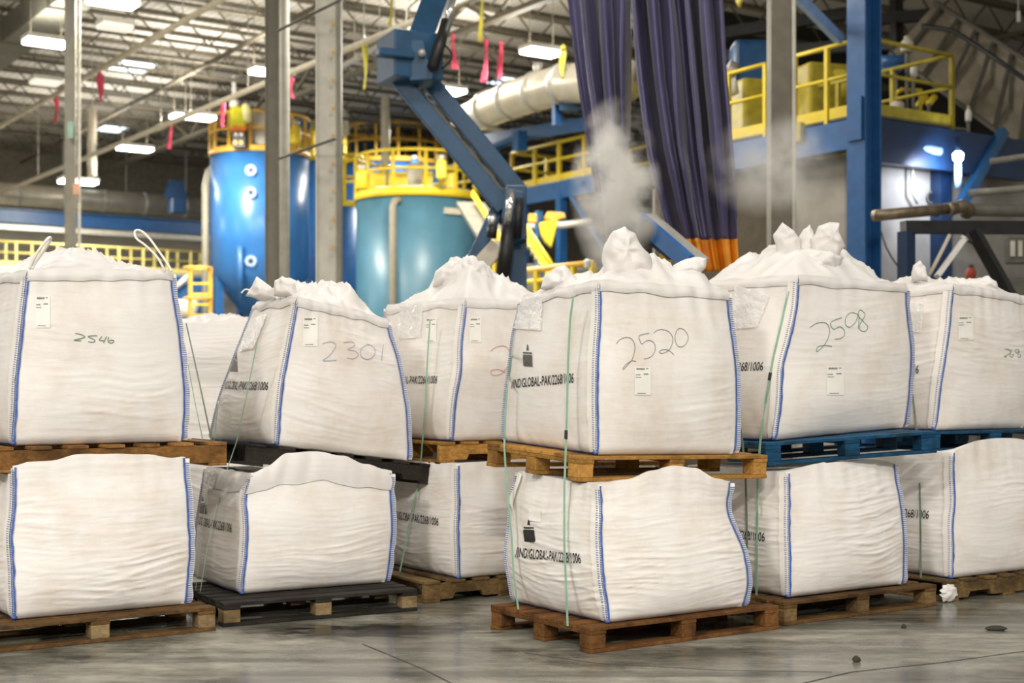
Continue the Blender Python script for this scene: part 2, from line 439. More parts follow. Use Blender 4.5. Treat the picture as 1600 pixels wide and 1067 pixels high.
trim_n = 10
k = wb - 1.2
while k > 15:
    mb = MB()
    # range of the joist that the view can cross
    a0, a1 = -16.0, 48.0
    zt, zb = ROOF - 0.06, ROOF - 0.66
    mb.bar(uw(a0, k, zt), uw(a1, k, zt), 0.12, 0.07)
    mb.bar(uw(a0, k, zb), uw(a1, k, zb), 0.12, 0.07)
    a = a0; up = True
    while a < a1 - 0.6:
        mb.bar(uw(a, k, zt if up else zb), uw(a + 0.62, k, zb if up else zt), 0.035, 0.035)
        a += 0.62; up = not up
    struct('trim_%d' % trim_n, mb, M['joist']); trim_n += 1
    k -= 1.65
for a in (-9.0, 3.5, 16.0, 28.0):             # girders across the joists
    mb = MB()
    mb.bar(uw(a, 16, ROOF - 0.75), uw(a, wb, ROOF - 0.75), 0.2, 0.1)
    mb.bar(uw(a, 16, ROOF - 1.35), uw(a, wb, ROOF - 1.35), 0.2, 0.1)
    b = 16; up = True
    while b < wb - 1.2:
        mb.bar(uw(a, b, ROOF - (0.75 if up else 1.35)), uw(a, b + 1.2, ROOF - (1.35 if up else 0.75)), 0.07, 0.07)
        b += 1.2; up = not up
    struct('trim_%d' % trim_n, mb, M['joist']); trim_n += 1
# low part of the back wall: paler cladding band
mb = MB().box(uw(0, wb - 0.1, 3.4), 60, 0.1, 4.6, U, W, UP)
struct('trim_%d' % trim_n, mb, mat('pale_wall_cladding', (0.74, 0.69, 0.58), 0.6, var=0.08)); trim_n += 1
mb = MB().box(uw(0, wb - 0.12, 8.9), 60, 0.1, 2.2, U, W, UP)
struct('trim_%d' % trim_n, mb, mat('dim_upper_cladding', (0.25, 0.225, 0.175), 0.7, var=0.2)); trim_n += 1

# ------------------------------------------------------------ pallets
def pallet(name, label, kind, N, R, L, material, mats=None, bmat=None):
    """N, R, L: top surface corners (near, right end, left end)."""
    eu = (R - N); lu = eu.length; eu.normalize()
    ev = (L - N); ev = ev - eu * ev.dot(eu); wv = ev.length; ev.normalize()
    ez = eu.cross(ev)
    base = N - ez * 0.144
    t = thing(name, label, 'pallet', base)
    def bx(pn, x0, x1, y0, y1, z0, z1, m=material, lab=None):
        mb = MB().box(base + eu * (x0 + x1) / 2 + ev * (y0 + y1) / 2 + ez * (z0 + z1) / 2, x1 - x0, y1 - y0, z1 - z0, eu, ev, ez)
        return obj(pn, mb, m, t, bevel=0.004, label=lab)
    rnd = random.Random(label)
    j = lambda s=0.004: rnd.uniform(-s, s)
    bmat = bmat or material
    if kind == 'block':
        n = 7; bw = 0.105
        for i in range(n):
            y = i * (wv - bw) / (n - 1)
            bx('deck_board', j() , lu + j(), y, y + bw, 0.122, 0.144)
        for i in range(3):
            x = i * (lu - 0.11) / 2
            bx('cross_board', x, x + 0.11, 0.0, wv, 0.100, 0.122)
            for k2 in range(3):
                y = k2 * (wv - 0.11) / 2
                bx('block', x + 0.002, x + 0.108, y + 0.003 + j(0.003), y + 0.107, 0.022, 0.100, bmat)
        for k2 in range(3):
            y = k2 * (wv - 0.10) / 2
            bx('bottom_board', j(), lu + j(), y, y + 0.10, 0.0, 0.022)
    else:
        n = 7
        for i in range(n):
            x = i * (lu - 0.12) / (n - 1)
            bx('deck_board', x, x + 0.12, -0.004 + j(), wv + j(), 0.124, 0.144)
        for k2 in range(3):
            y = k2 * (wv - 0.05) / 2 + 0.004
            # notched stringer
            def pt(x, z): return base + eu * x + ev * y + ez * z
            x1, x2, x3, x4 = lu * 0.17, lu * 0.36, lu * 0.64, lu * 0.83
            poly = [(0, .018), (x1, .018), (x1 + .02, .055), (x2 - .02, .055), (x2, .018), (x3, .018), (x3 + .02, .055), (x4 - .02, .055), (x4, .018), (lu, .018), (lu, .124), (0, .124)]
            obj('stringer', MB().prism([pt(*q) for q in poly], ev * 0.042), material, t, bevel=0.003)
        for i, x in enumerate((0.0, lu / 2 - 0.06, lu - 0.12)):
            bx('bottom_board', x, x + 0.12, 0, wv, 0.0, 0.018)
    return t, (N, eu, ev, ez, lu, wv)

def corners(N, lu, wv, yaw=34.0, dzR=0.0, dzL=0.0):
    a = math.radians(yaw)
    u = V((math.cos(a), math.sin(a), 0)); w = V((-math.sin(a), math.cos(a), 0))
    return N, N + u * lu + UP * dzR, N + w * wv + UP * dzL

def ground(px, py, z=0.144):                  # lower pallets: floor point -> top corner above it
    q = P(px, py, Yz(py, 0)); q.z = z; return q

PL = {}
N = P(340, 985, Yz(985, 0)) - U * 1.40; N.z = 0.144
PL['A1b'] = pallet('wooden_pallet', 'weathered brown block pallet on the floor at the left edge, under the lower leftmost bag', 'block', *corners(N, 1.39, 1.05, 34), M['brown'], bmat=M['chip'])
PL['A2b'] = pallet('wooden_pallet', 'blackened pallet with pale chipboard blocks on the floor, second floor pallet from left', 'block', *corners(ground(349, 980), 1.30, 1.0, 29), M['dark'], bmat=M['chip'])
PL['A3b'] = pallet('wooden_pallet', 'old brown notched stringer pallet on the floor behind, between the two rows of bags', 'stringer', *corners(ground(664, 943), 1.30, 1.05, 33), M['old'])
PL['B1b'] = pallet('wooden_pallet', 'red brown block pallet on the floor at front centre, nearest the camera', 'block', *corners(ground(923, 1022), 1.42, 1.0, 34), M['red_brown'])
PL['B2b'] = pallet('wooden_pallet', 'brown block pallet on the floor, right of the front centre one', 'block', *corners(ground(1226, 978), 1.40, 1.0, 34), M['brown'], bmat=M['old'])
PL['B3b'] = pallet('wooden_pallet', 'tan notched stringer pallet with a white plastic scrap, on the floor at right edge', 'stringer', *corners(ground(1480, 941), 1.30, 1.0, 33), M['old'])
q = P(355, 690, 8.75); 
PL['A1t'] = pallet('wooden_pallet', 'orange brown notched pallet between the two leftmost bags', 'stringer', *corners(V((q.x, q.y, 1.118)) - U * 1.40, 1.40, 1.05, 34), M['tawny'])
N = P(389, 692, 9.2); R = along(N, U, 681); R.z = P(681, 726, R.y).z
PL['A2t'] = pallet('wooden_pallet', 'black tilted notched pallet sagging to the right under the bag numbered 2301', 'stringer', N, R, N + W * 1.0, M['dark'])
PL['A3t'] = pallet('wooden_pallet', 'yellow pine notched pallet half hidden between the two rows, second layer', 'stringer', *corners(P(688, 691, 9.9), 1.3, 1.0, 34), M['pine'])
N = P(905, 713, 7.97); R = along(N, U, 1200); R.z = P(1200, 711, R.y).z; L = along(N, W, 761); L.z = P(761, 691, L.y).z
PL['B1t'] = pallet('wooden_pallet', 'orange pine block pallet between the two front centre bags, under number 2520', 'block', N, R, L, M['pine'])
N = P(1196, 692, 8.9); a = math.radians(18); d = V((math.cos(a), math.sin(a), 0)); R = along(N, d, 1462); R.z = P(1462, 673, R.y).z
PL['B2t'] = pallet('wooden_pallet', 'blue painted block pallet under the bag numbered 2598', 'block', N, R, N + V((-d.y, d.x, 0)) * 1.0, M['bluewood'])
PL['B3t'] = pallet('wooden_pallet', 'blue painted pallet at the right edge, second layer, mostly hidden by the bag below', 'block', *corners(P(1452, 674, 9.95), 1.3, 1.0, 28), M['bluewood'])
# white plastic scrap stuck on the right pallet
mb = MB(); c = P(1482, 926, 9.60)
g = []
for i in range(11):
    row = []
    for jx in range(11):
        a_, b_ = i / 5 - 1, jx / 5 - 1
        rr = 1 + .25 * noise.noise(V((a_ * 2, b_ * 2, 4)))
        sx, sy = a_ * math.sqrt(max(0, 1 - b_ * b_ / 2)) * rr, b_ * math.sqrt(max(0, 1 - a_ * a_ / 2)) * rr
        row.append(c + U * .085 * sx + UP * .06 * sy - W * (.03 * max(0, 1 - a_ * a_) * max(0, 1 - b_ * b_) + .03 * noise.noise(V((a_ * 3, b_ * 3, 1)))))
    g.append(row)
mb.grid(g)
tag(obj('plastic_scrap', mb, M['bagtop'], smooth=True), 'crumpled white plastic scrap stuck to the corner of the right floor pallet', 'plastic scrap')

# ------------------------------------------------------------ bags
NF, NT = 44, 104
def nz(x, y, z): return noise.noise(V((x, y, z)))

class Bag: pass

def interp(tab, t):
    for (a, va), (b, vb) in zip(tab, tab[1:]):
        if t <= b:
            k = (t - a) / (b - a) if b > a else 0
            k = k * k * (3 - 2 * k)
            return va + (vb - va) * k
    return tab[-1][1]

def build_bag(key, label, plane, Nb, Rpx=None, Lpx=None, Nt=None, Rt=None, Lt=None, sizes=(1.02, 0.95), top_z=None, bulge=0.05,
              wr=0.010, wig=None, arch=(0, 0), sil=None, seed=0, yaw=34.0, hem=True, press=None, archtab=None, hem_h=0.055, fabric_mat=None, detail=True, group=None):
    fm = fabric_mat or M['bag']
    a = math.radians(yaw); u = V((math.cos(a), math.sin(a), 0)); w = V((-math.sin(a), math.cos(a), 0))
    px, py, Y = Nb
    n0 = P(px, py, Y)
    r0 = along(n0, u, Rpx) if Rpx is not None else n0 + u * sizes[0]
    l0 = along(n0, w, Lpx) if Lpx is not None else n0 + w * sizes[1]
    f0 = r0 + l0 - n0
    if plane is not None:
        po, eu, ev, ez = plane[:4]
        for q in (n0, r0, l0, f0):
            q.z = po.z - (ez.x * (q.x - po.x) + ez.y * (q.y - po.y)) / ez.z + 0.004
    def top(b0, pp, zdef):
        if pp is None:
            return V((b0.x, b0.y, zdef))
        return P(pp[0], pp[1], b0.y)
    n1 = top(n0, Nt, top_z)
    zt = n1.z if top_z is None else top_z
    r1 = top(r0, Rt, zt); l1 = top(l0, Lt, zt)
    f1 = V((f0.x, f0.y, (r1.z + l1.z) / 2))
    B = [n0, r0, f0, l0]; T = [n1, r1, f1, l1]
    cen = (n0 + r0 + f0 + l0) / 4
    wig = wig or {}
    wk = ['N', 'R', 'F', 'L']
    def C(i, t):
        p = B[i].lerp(T[i], t)
        # corners belly out a little too
        d = V((p.x - cen.x, p.y - cen.y, 0)).normalized()
        p = p + d * bulge * 0.45 * math.sin(math.pi * min(1, t * 1.15)) ** 1.0
        p = p + (u * nz(t * 3.2 + seed * 3.1, i * 5.7, 1.3) + w * nz(t * 3.2, i * 3.3 + seed, 7.1)) * 0.016 * math.sin(math.pi * t)
        if wk[i] in wig:
            p = p + V((interp(wig[wk[i]], t) / F * p.y, 0, 0))
        return p
    def squash(p):                              # the pallet standing on the bag presses its top flat
        if press is None: return p
        po, eu, ev, ez, lu, wv = press
        d = p - po
        if -0.02 < d.dot(eu) < lu + 0.02 and -0.02 < d.dot(ev) < wv + 0.02:
            zz = po.z - (ez.x * d.x + ez.y * d.y) / ez.z - 0.150
            if p.z > zz: p = V((p.x, p.y, zz - 0.004))
        return p
    S = np.zeros((4, NF + 1, NT + 1, 3))
    for i in range(4):
        A_, B_ = i, (i + 1) % 4
        e = (B[B_] - B[A_]); nrm = V((e.y, -e.x, 0)).normalized()
        ar = arch[0] if i == 0 else (arch[1] if i == 3 else 0.0)
        for jt in range(NT + 1):
            t = jt / NT
            ca, cb = C(A_, t), C(B_, t)
            k = min(t / 0.28, 1.0)
            prof = (1 - (1 - k) ** 2) * (1 - 0.72 * max(0, (t - 0.45) / 0.55) ** 2)
            inset = 0.035 * (1 - t / 0.05) ** 2 if t < 0.05 else 0
            for jf in range(NF + 1):
                f = jf / NF
                ff = 4 * f * (1 - f)
                fb = 1 - abs(2 * f - 1) ** 2.6
                ed = min(1.0, min(f, 1 - f) / 0.06)
                p = ca.lerp(cb, f)
                d = bulge * prof * fb
                s_ = seed * 13.7 + i * 5.3
                d += 0.020 * ff * nz(f * 1.7 + s_, t * 1.9, 3.1)
                # horizontal sagging wrinkles
                wv_ = t * 24 - 1.1 * (f - 0.5) ** 2 * 4 + 1.3 * nz(f * 2.2 + s_, t * 2.5, 9.0)
                r1_ = nz(f * 1.3 + s_, wv_, 1.7)
                r2_ = nz(f * 2.6 + s_, wv_ * 1.9, 6.2)
                r3_ = nz(f * 4.5 + s_, wv_ * 0.8 + 3 * f, 16.2)
                mask = 0.22 + 1.25 * max(0, nz(f * 1.5 + s_, t * 2.1 + 4, 12.0) + 0.22)
                cre = max(0.0, 1 - abs(r1_) * 5.5) * 0.75 + max(0.0, 1 - abs(r2_) * 6.0) * 0.5
                d += wr * mask * ed * prof * (cre * 0.85 + r3_ * 0.35 - 0.2)
                # puckers falling from the top seam and gathering at corners
                if t > 0.62:
                    kk = (t - 0.62) / 0.38
                    d += 0.011 * kk * ed * nz(f * 13 + s_, t * 2.2, 5.0)
                # diagonal pulls at the bottom corners
                if t < 0.3:
                    kk = 1 - t / 0.3
                    d += 0.006 * kk * ed * nz((f + t * 0.7) * 11 + s_, (t - f) * 3, 2.0)
                p = p + nrm * d - nrm * inset * 0.6
                p.z += (interp(archtab, f) if (archtab and i == 0) else ar * fb) * t ** 4
                S[i, jf, jt] = squash(p)
    o = Bag(); o.S = S; o.B = B; o.T = T; o.C = C; o.u = u; o.w = w; o.key = key
    # normals by differences
    du = np.gradient(S, axis=1); dv = np.gradient(S, axis=2)
    n_ = np.cross(du, dv); n_ /= np.linalg.norm(n_, axis=-1, keepdims=True) + 1e-9
    # smooth normals a little
    o.Nn = n_
    def surf(face, f, t, off=0.0):
        x = min(max(f, 0), 1) * NF; y = min(max(t, 0), 1) * NT
        i0 = min(int(x), NF - 1); j0 = min(int(y), NT - 1); fx = x - i0; fy = y - j0
        def bl(G): return (G[face, i0, j0] * (1 - fx) * (1 - fy) + G[face, i0 + 1, j0] * fx * (1 - fy) + G[face, i0, j0 + 1] * (1 - fx) * fy + G[face, i0 + 1, j0 + 1] * fx * fy)
        q = bl(S) + (bl(n_) * off if off else 0)
        return V(q)
    o.surf = surf
    SP = np.stack([800 + S[..., 0] / S[..., 1] * F, HZ - (S[..., 2] - CZ) / S[..., 1] * F], axis=-1)
    def inv(face, px, py):
        D = ((SP[face] - np.array([px, py])) ** 2).sum(-1)
        i0, j0 = np.unravel_index(np.argmin(D), D.shape)
        f, t = i0 / NF, j0 / NT
        for _ in range(6):
            def pr(f, t):
                q = surf(face, f, t); return np.array([800 + q.x / q.y * F, HZ - (q.z - CZ) / q.y * F])
            e = np.array([px, py]) - pr(f, t)
            h = 0.02
            J = np.stack([(pr(f + h, t) - pr(f - h, t)) / (2 * h), (pr(f, t + h) - pr(f, t - h)) / (2 * h)], axis=1)
            try: st = np.linalg.solve(J, e)
            except Exception: break
            st = np.clip(st, -0.03, 0.03)
            f = min(max(f + st[0], 0.005), 0.995); t = min(max(t + st[1], 0.005), 0.995)
        return f, t
    o.inv = inv
    root = thing('bulk_bag', label, 'bulk bag', (cen.x, cen.y, n0.z), group)
    o.root = root
    # ---- body
    mb = MB()
    per = []
    for jt in range(NT + 1):
        row = []
        for i in range(4):
            row += [V(S[i, jf, jt]) for jf in range(NF)]
        per.append(row + [row[0]])
    nper = 4 * NF
    vs = [q for row in per for q in row[:-1]]
    fs = [(jt * nper + k, jt * nper + (k + 1) % nper, (jt + 1) * nper + (k + 1) % nper, (jt + 1) * nper + k) for jt in range(NT) for k in range(nper)]
    fs.append(tuple(range(nper - 1, -1, -1)))
    mb.add(vs, fs)
    obj('body', mb, fm, root, smooth=True, fix=False)
    # ---- top panel: a heightfield over the four top edges
    NG = NF
    G = [[None] * (NG + 1) for _ in range(NG + 1)]
    e0 = [V(S[0, k, NT]) for k in range(NF + 1)]            # b=0: N->R
    e3 = [V(S[3, NF - k, NT]) for k in range(NF + 1)]       # a=0: N->L
    e2 = [V(S[2, NF - k, NT]) for k in range(NF + 1)]       # b=1: L->F
    e1 = [V(S[1, k, NT]) for k in range(NF + 1)]            # a=1: R->F
    for ia in range(NG + 1):
        for ib in range(NG + 1):
            A_, b_ = ia / NG, ib / NG
            # Coons patch
            q = e0[ia] * (1 - b_) + e2[ia] * b_ + e3[ib] * (1 - A_) + e1[ib] * A_
            q = q - (e0[0] * (1 - A_) * (1 - b_) + e0[NG] * A_ * (1 - b_) + e3[NG] * (1 - A_) * b_ + e2[NG] * A_ * b_)
            m = min(A_, 1 - A_, b_, 1 - b_)
            if arch[0] or arch[1]:                            # lower bags: the front bulge dies away under the pallet
                fa = (interp(archtab, A_) / arch[0]) if archtab else 1 - abs(2 * A_ - 1) ** 2.6
                fb_ = 1 - abs(2 * b_ - 1) ** 2.6
                q.z += -arch[0] * fa * (1 - b_) - arch[1] * fb_ * (1 - A_)
                q.z += arch[0] * fa * math.exp(-(b_ / 0.10) ** 2) + arch[1] * fb_ * math.exp(-(A_ / 0.10) ** 2)
                q.z += 0.006 * nz(A_ * 9 + seed, b_ * 9, 1) * min(1, m * 12)
            if sil:
                pxx = 800 + q.x / q.y * F
                pyy = sil[0][1] if pxx <= sil[0][0] else sil[-1][1]
                for (xa, ya), (xb, yb) in zip(sil, sil[1:]):
                    if xa <= pxx <= xb:
                        pyy = ya + (yb - ya) * (pxx - xa) / (xb - xa); break
                zt_ = CZ - (pyy - HZ) / F * q.y
                wgt = min(1.0, m / 0.30); wgt = wgt ** 0.7
                an = math.atan2(b_ - 0.5, A_ - 0.5); rr_ = math.hypot(b_ - .5, A_ - .5)
                rad = max(0, 1 - 4.5 * abs(nz(math.cos(an) * 2.6 + seed, math.sin(an) * 2.6, rr_ * 1.5)))
                cr = 0.024 * nz(A_ * 5 + seed, b_ * 5, 7) + 0.030 * (0.5 - abs(nz(A_ * 7 + seed, b_ * 7, 17)) * 2.4) + 0.030 * rad - 0.012 + 0.010 * nz(A_ * 18, b_ * 18 + seed, 3)
                q.z += (max(zt_ - q.z, -0.03) + cr) * wgt
                q.x += 0.02 * wgt * nz(A_ * 7 + seed, b_ * 7, 31); q.y += 0.02 * wgt * nz(A_ * 7 + seed, b_ * 7, 41)
            G[ia][ib] = squash(q)
    o.G = G
    obj('top_panel', MB().grid(G), M['bagtop'] if sil else fm, root, smooth=True)
    if not detail: return o
    H = (n1 - n0).length
    # ---- seams on the corners
    def strip(name, face, fa, fb, t0, t1, off, m, n=70, jag=0):
        g = []
        for k in range(n + 1):
            t = t0 + (t1 - t0) * k / n
            jj = jag * nz(t * 20, seed, face)
            g.append([surf(face, fa + (fb - fa) * x / 3 + jj, t, off) for x in range(4)])
        return MB().grid(g)
    def seam(c):
        mb = MB(); fl_ = MB()
        nst = int(H / 0.0135)
        if c == 'N':
            fl_ = strip('flange', 3, 1 - 0.062, 1.0, 0.02, 0.985, 0.010, None, jag=0.006)
            g = []
            for k in range(91):
                t = 0.012 + 0.978 * k / 90
                x = 0.005 * nz(t * 14, seed, 2)
                g.append([surf(0, 0.0, t, 0.006), surf(0, 0.012 + x, t, 0.006)])
            mb.grid(g)
            for k in range(nst):
                t = 0.03 + 0.94 * k / nst
                a1_, b1_ = surf(0, 0.010, t, 0.009), surf(3, 1 - 0.020, t + 0.006, 0.016)
                mb.bar(a1_, b1_, 0.0026, 0.0032)
        elif c == 'R':
            def fin(t, x):
                p = surf(0, 0.997, t)
                dd = (u * 0.92 - w * 0.39)
                return p + dd * x + u * 0.012 * nz(t * 9, seed, 4) * (x / 0.03)
            g = [[fin(0.01 + 0.975 * k / 80, x) for x in (0.0, 0.012, 0.027)] for k in range(81)]
            fl_.grid(g)
            g = []
            for k in range(91):
                t = 0.012 + 0.978 * k / 90
                x = 0.003 * nz(t * 14, seed, 2)
                g.append([surf(0, 0.980 + x, t, 0.007), surf(0, 0.993 + x, t, 0.007)])
            mb.grid(g)
            for k in range(nst):
                t = 0.03 + 0.94 * k / nst
                mb.bar(surf(0, 0.988, t, 0.008), fin(t, 0.023) - w * 0.006, 0.0026, 0.0038)
        else:
            def fin(t, x): return surf(3, 0.003, t) + (w * 0.9 - u * 0.4) * x
            g = [[fin(0.01 + 0.975 * k / 60, x) for x in (0.0, 0.012, 0.025)] for k in range(61)]
            fl_.grid(g)
            for k in range(nst):
                t = 0.03 + 0.94 * k / nst
                mb.bar(surf(3, 0.012, t, 0.008), fin(t, 0.02) - u * 0.006, 0.0026, 0.0038)
        obj('seam_flange', fl_, M['flange'], root, smooth=True)
        obj('corner_seam', mb, M['stitch'], root, label='blue stitched corner seam')
    for c in 'NRL': seam(c)
    # bottom seam along the left face
    g = []
    for k in range(61):
        f = k / 60
        g.append([surf(3, f, 0.004, 0.006), surf(3, f, 0.014 + 0.004 * nz(f * 12, seed, 5), 0.008)])
    obj('bottom_seam', MB().grid(g), M['stitch'], root, label='blue stitched bottom seam')
    for kx, (f3, zz) in enumerate(((0.985, 0.006), (0.96, 0.008))):
        kp = surf(3, f3, 0.012, 0.008)
        if kx == 0:
            kn = MB().lathe(kp - UP * .006, [(0.004, 0), (0.016, .008), (0.018, .018), (0.006, .030)], 10)
            obj('corner_knot', kn, M['stitch'], root, smooth=True, label='blue thread knot at the bottom corner')
    if hem:
        for face, ra, rb in ((0, 0.0, 1.0), (3, 0.02, 1.0)):
            g = []
            for k in range(61):
                f = ra + (rb - ra) * k / 60
                hh = hem_h + 0.020 * nz(f * 5 + seed, face, 3)
                row = []
                for x in range(6):
                    t = 1 - (hh / H) * (1 - x / 5)
                    bl = (0.009 + 0.006 * nz(f * 9, seed, 6)) * math.sin(math.pi * (0.12 + 0.88 * x / 5)) + 0.004
                    row.append(surf(face, f, t, bl))
                row.append(surf(face, f, 1.0, 0.0) + UP * 0.012 * (1 + nz(f * 7, seed, 8)))
                g.append(row)
            obj('top_hem', MB().grid(g), M['bagtop'], root, smooth=True)
    return o

def crumple(bag, outline, Y, depth=0.10, seed=0, name='spout'):
    """tied or loose neck of the bag: a crumpled pillow with the given outline, standing at distance Y"""
    pts = [P(x, y, Y) for x, y in outline]
    # resample
    n = len(pts); res = []
    for i in range(n):
        a, b = pts[i], pts[(i + 1) % n]
        for k in range(6): res.append(a.lerp(b, k / 6))
    c = sum(res, V((0, 0, 0))) / len(res)
    mb = MB(); m = len(res); R = 9
    for sgn in (-1, 1):
        vs = []; fs = []
        for j in range(R + 1):
            r = j / R
            for q in res:
                p = c.lerp(q, r)
                d = depth * (1 - r ** 2.2) ** 0.6
                cr = (0.30 * depth) * (1 - 2.4 * abs(nz(p.x * 11 + seed, p.z * 11, sgn * 3))) + 0.18 * depth * nz(p.x * 26, p.z * 26 + seed, sgn)
                d += cr * (1 - r ** 4)
                vs.append(p + V((0, sgn * d, 0)) + V((0.012 * nz(p.x * 15, p.z * 15, seed), 0, 0.012 * nz(p.x * 15, p.z * 15, seed + 9))) * (1 if r > 0.95 else 0.5))
        for j in range(R):
            for k in range(m):
                fs.append((j * m + k, j * m + (k + 1) % m, (j + 1) * m + (k + 1) % m, (j + 1) * m + k))
        mb.add(vs, fs)
    # weld rim
    b = bmesh.new()
    bv = [b.verts.new(q) for q in mb.v]
    for f in mb.f:
        try: b.faces.new([bv[i] for i in f])
        except ValueError: pass
    bmesh.ops.remove_doubles(b, verts=b.verts, dist=0.002)
    b.verts.index_update()
    mb2 = MB(); mb2.v = [v.co.copy() for v in b.verts]; mb2.f = [tuple(v.index for v in f.verts) for f in b.faces]; b.free()
    return obj(name, mb2, M['bagtop'], bag.root, smooth=True)

def ribbon_px(bag, face, strokes, width, off, m, name, label=None, lift=None):
    mb = MB()
    for st in strokes:
        # Catmull-Rom resample in the picture plane of the stroke, then lay it on the cloth
        pts = [np.array(q, float) for q in st]; sm = []
        for i in range(len(pts) - 1):
            p0 = pts[max(i - 1, 0)]; p1 = pts[i]; p2 = pts[i + 1]; p3 = pts[min(i + 2, len(pts) - 1)]
            for k in range(5):
                t = k / 5
                sm.append(0.5 * ((2 * p1) + (p2 - p0) * t + (2 * p0 - 5 * p1 + 4 * p2 - p3) * t ** 2 + (3 * p1 - p0 - 3 * p2 + p3) * t ** 3))
        sm.append(pts[-1])
        ft = [bag.inv(face, x, y) for x, y in sm]
        q = [bag.surf(face, f, t, off) for f, t in ft]
        nn = [(bag.surf(face, f, t, off + 0.02) - bag.surf(face, f, t, off)).normalized() for f, t in ft]
        g = []
        for i in range(len(q)):
            d = (q[min(i + 1, len(q) - 1)] - q[max(i - 1, 0)])
            s = d.cross(nn[i])
            if s.length < 1e-7: s = V((0, 0, 1))
            s.normalize()
            g.append([q[i] - s * width / 2, q[i] + s * width / 2])
        mb.grid(g)
    return obj(name, mb, m, bag.root, label=label)

def patch(bag, face, quad, off, m, name, n=8, crump=0.0, seed=0, parent=None, label=None):
    ft = [bag.inv(face, x, y) for x, y in quad]       # tl, tr, br, bl
    g = []
    for i in range(n + 1):
        row = []
        for j in range(n + 1):
            a, b = j / n, i / n
            f = (ft[0][0] * (1 - a) + ft[1][0] * a) * (1 - b) + (ft[3][0] * (1 - a) + ft[2][0] * a) * b
            t = (ft[0][1] * (1 - a) + ft[1][1] * a) * (1 - b) + (ft[3][1] * (1 - a) + ft[2][1] * a) * b
            row.append(bag.surf(face, f, t, off + crump * (0.5 + nz(i * 0.7 + seed, j * 0.7, 3))))
        g.append(row)
    return obj(name, MB().grid(g), m, parent or bag.root, smooth=True, label=label)

def paper_label(bag, face, x0, y0, x1, y1, skew=0):
    q = [(x0, y0), (x1, y0 + skew), (x1, y1 + skew), (x0, y1)]
    l = patch(bag, face, q, 0.004, M['paper'], 'paper_label')
    w_, h_ = x1 - x0, y1 - y0
    for (ax, ay, bx, by) in ((0.10, 0.05, 0.62, 0.11), (0.70, 0.05, 0.85, 0.08), (0.05, 0.27, 0.35, 0.30), (0.55, 0.24, 0.85, 0.28), (0.05, 0.36, 0.40, 0.385), (0.15, 0.93, 0.70, 0.95)):
        s = skew * ax
        patch(bag, face, [(x0 + w_ * ax, y0 + h_ * ay + s), (x0 + w_ * bx, y0 + h_ * ay + s), (x0 + w_ * bx, y0 + h_ * by + s), (x0 + w_ * ax, y0 + h_ * by + s)], 0.0055, M['tiny'], 'print_line', n=2, parent=l)

_tc = {}
def text_mesh(body):
    if body in _tc: return _tc[body]
    c = bpy.data.curves.new('lettering', 'FONT'); c.body = body; c.size = 1.0; c.offset = 0.006; c.resolution_u = 3
    o = bpy.data.objects.new('lettering', c); COL.objects.link(o)
    bpy.context.view_layer.update()
    dg = bpy.context.evaluated_depsgraph_get()
    me = o.evaluated_get(dg).to_mesh()
    b = bmesh.new(); b.from_mesh(me)
    bmesh.ops.triangulate(b, faces=b.faces[:])
    vs = [v.co.copy() for v in b.verts]; fs = [tuple(v.index for v in f.verts) for f in b.faces]
    b.free(); o.evaluated_get(dg).to_mesh_clear()
    bpy.data.objects.remove(o); bpy.data.curves.remove(c)
    _tc[body] = (vs, fs); return vs, fs

UNTEXT = '/IND/GLOBAL-PAK/2268/1006'
def print_text(bag, end_px, end_py, start=None, cap=0.056, length=0.68, face=3, m=None):
    """lettering that ends at picture column end_px on the left face"""
    vs, fs = text_mesh(UNTEXT)
    x0 = min(v.x for v in vs); x1 = max(v.x for v in vs); ch = 0.70
    fe, te = bag.inv(face, end_px, end_py)
    S = bag.S[face]
    Lf = np.linalg.norm(S[-1, NT // 2] - S[0, NT // 2]); Hf = np.linalg.norm(S[NF // 2, -1] - S[NF // 2, 0])
    if start:
        fs_, ts_ = bag.inv(face, *start)
    else:
        fs_, ts_ = fe - length / Lf, te
    mb = MB(); out = []
    for v in vs:
        k = (v.x - x0) / (x1 - x0)
        if start: k = k ** 0.82
        f = fs_ + (fe - fs_) * k
        t = ts_ + (te - ts_) * k + (v.y / ch - 0.5) * cap / Hf
        out.append((f, t))
    keep = [q for q in fs if all(out[i][0] > 0.012 for i in q)]
    mb.v = [bag.surf(face, f, t, 0.0055) for f, t in out]; mb.f = keep
    return obj('printed_code', mb, m or M['print'], bag.root, fix=False)

def stack_mark(bag, x0, y0, x1, y1, face=3, m=None):
    """black box printed on the bag with a small pointer above it"""
    m = m or M['printgrey']
    h = y1 - y0; w_ = x1 - x0
    o = patch(bag, face, [(x0, y0 + h * 0.18), (x1, y0 + h * 0.20), (x1 + 1, y1), (x0 + 1, y1 - 1)], 0.0045, m, 'printed_box', n=6)
    patch(bag, face, [(x0, y0), (x1, y0 + h * 0.03), (x1, y0 + h * 0.12), (x0, y0 + h * 0.10)], 0.0045, m, 'printed_bar', n=4, parent=o)
    cx = (x0 + x1) / 2
    patch(bag, face, [(cx - w_ * 0.05, y0 - h * 0.5), (cx + w_ * 0.05, y0 - h * 0.5), (cx + w_ * 0.14, y0 - h * 0.12), (cx - w_ * 0.14, y0 - h * 0.12)], 0.0045, m, 'printed_pointer', n=3, parent=o)

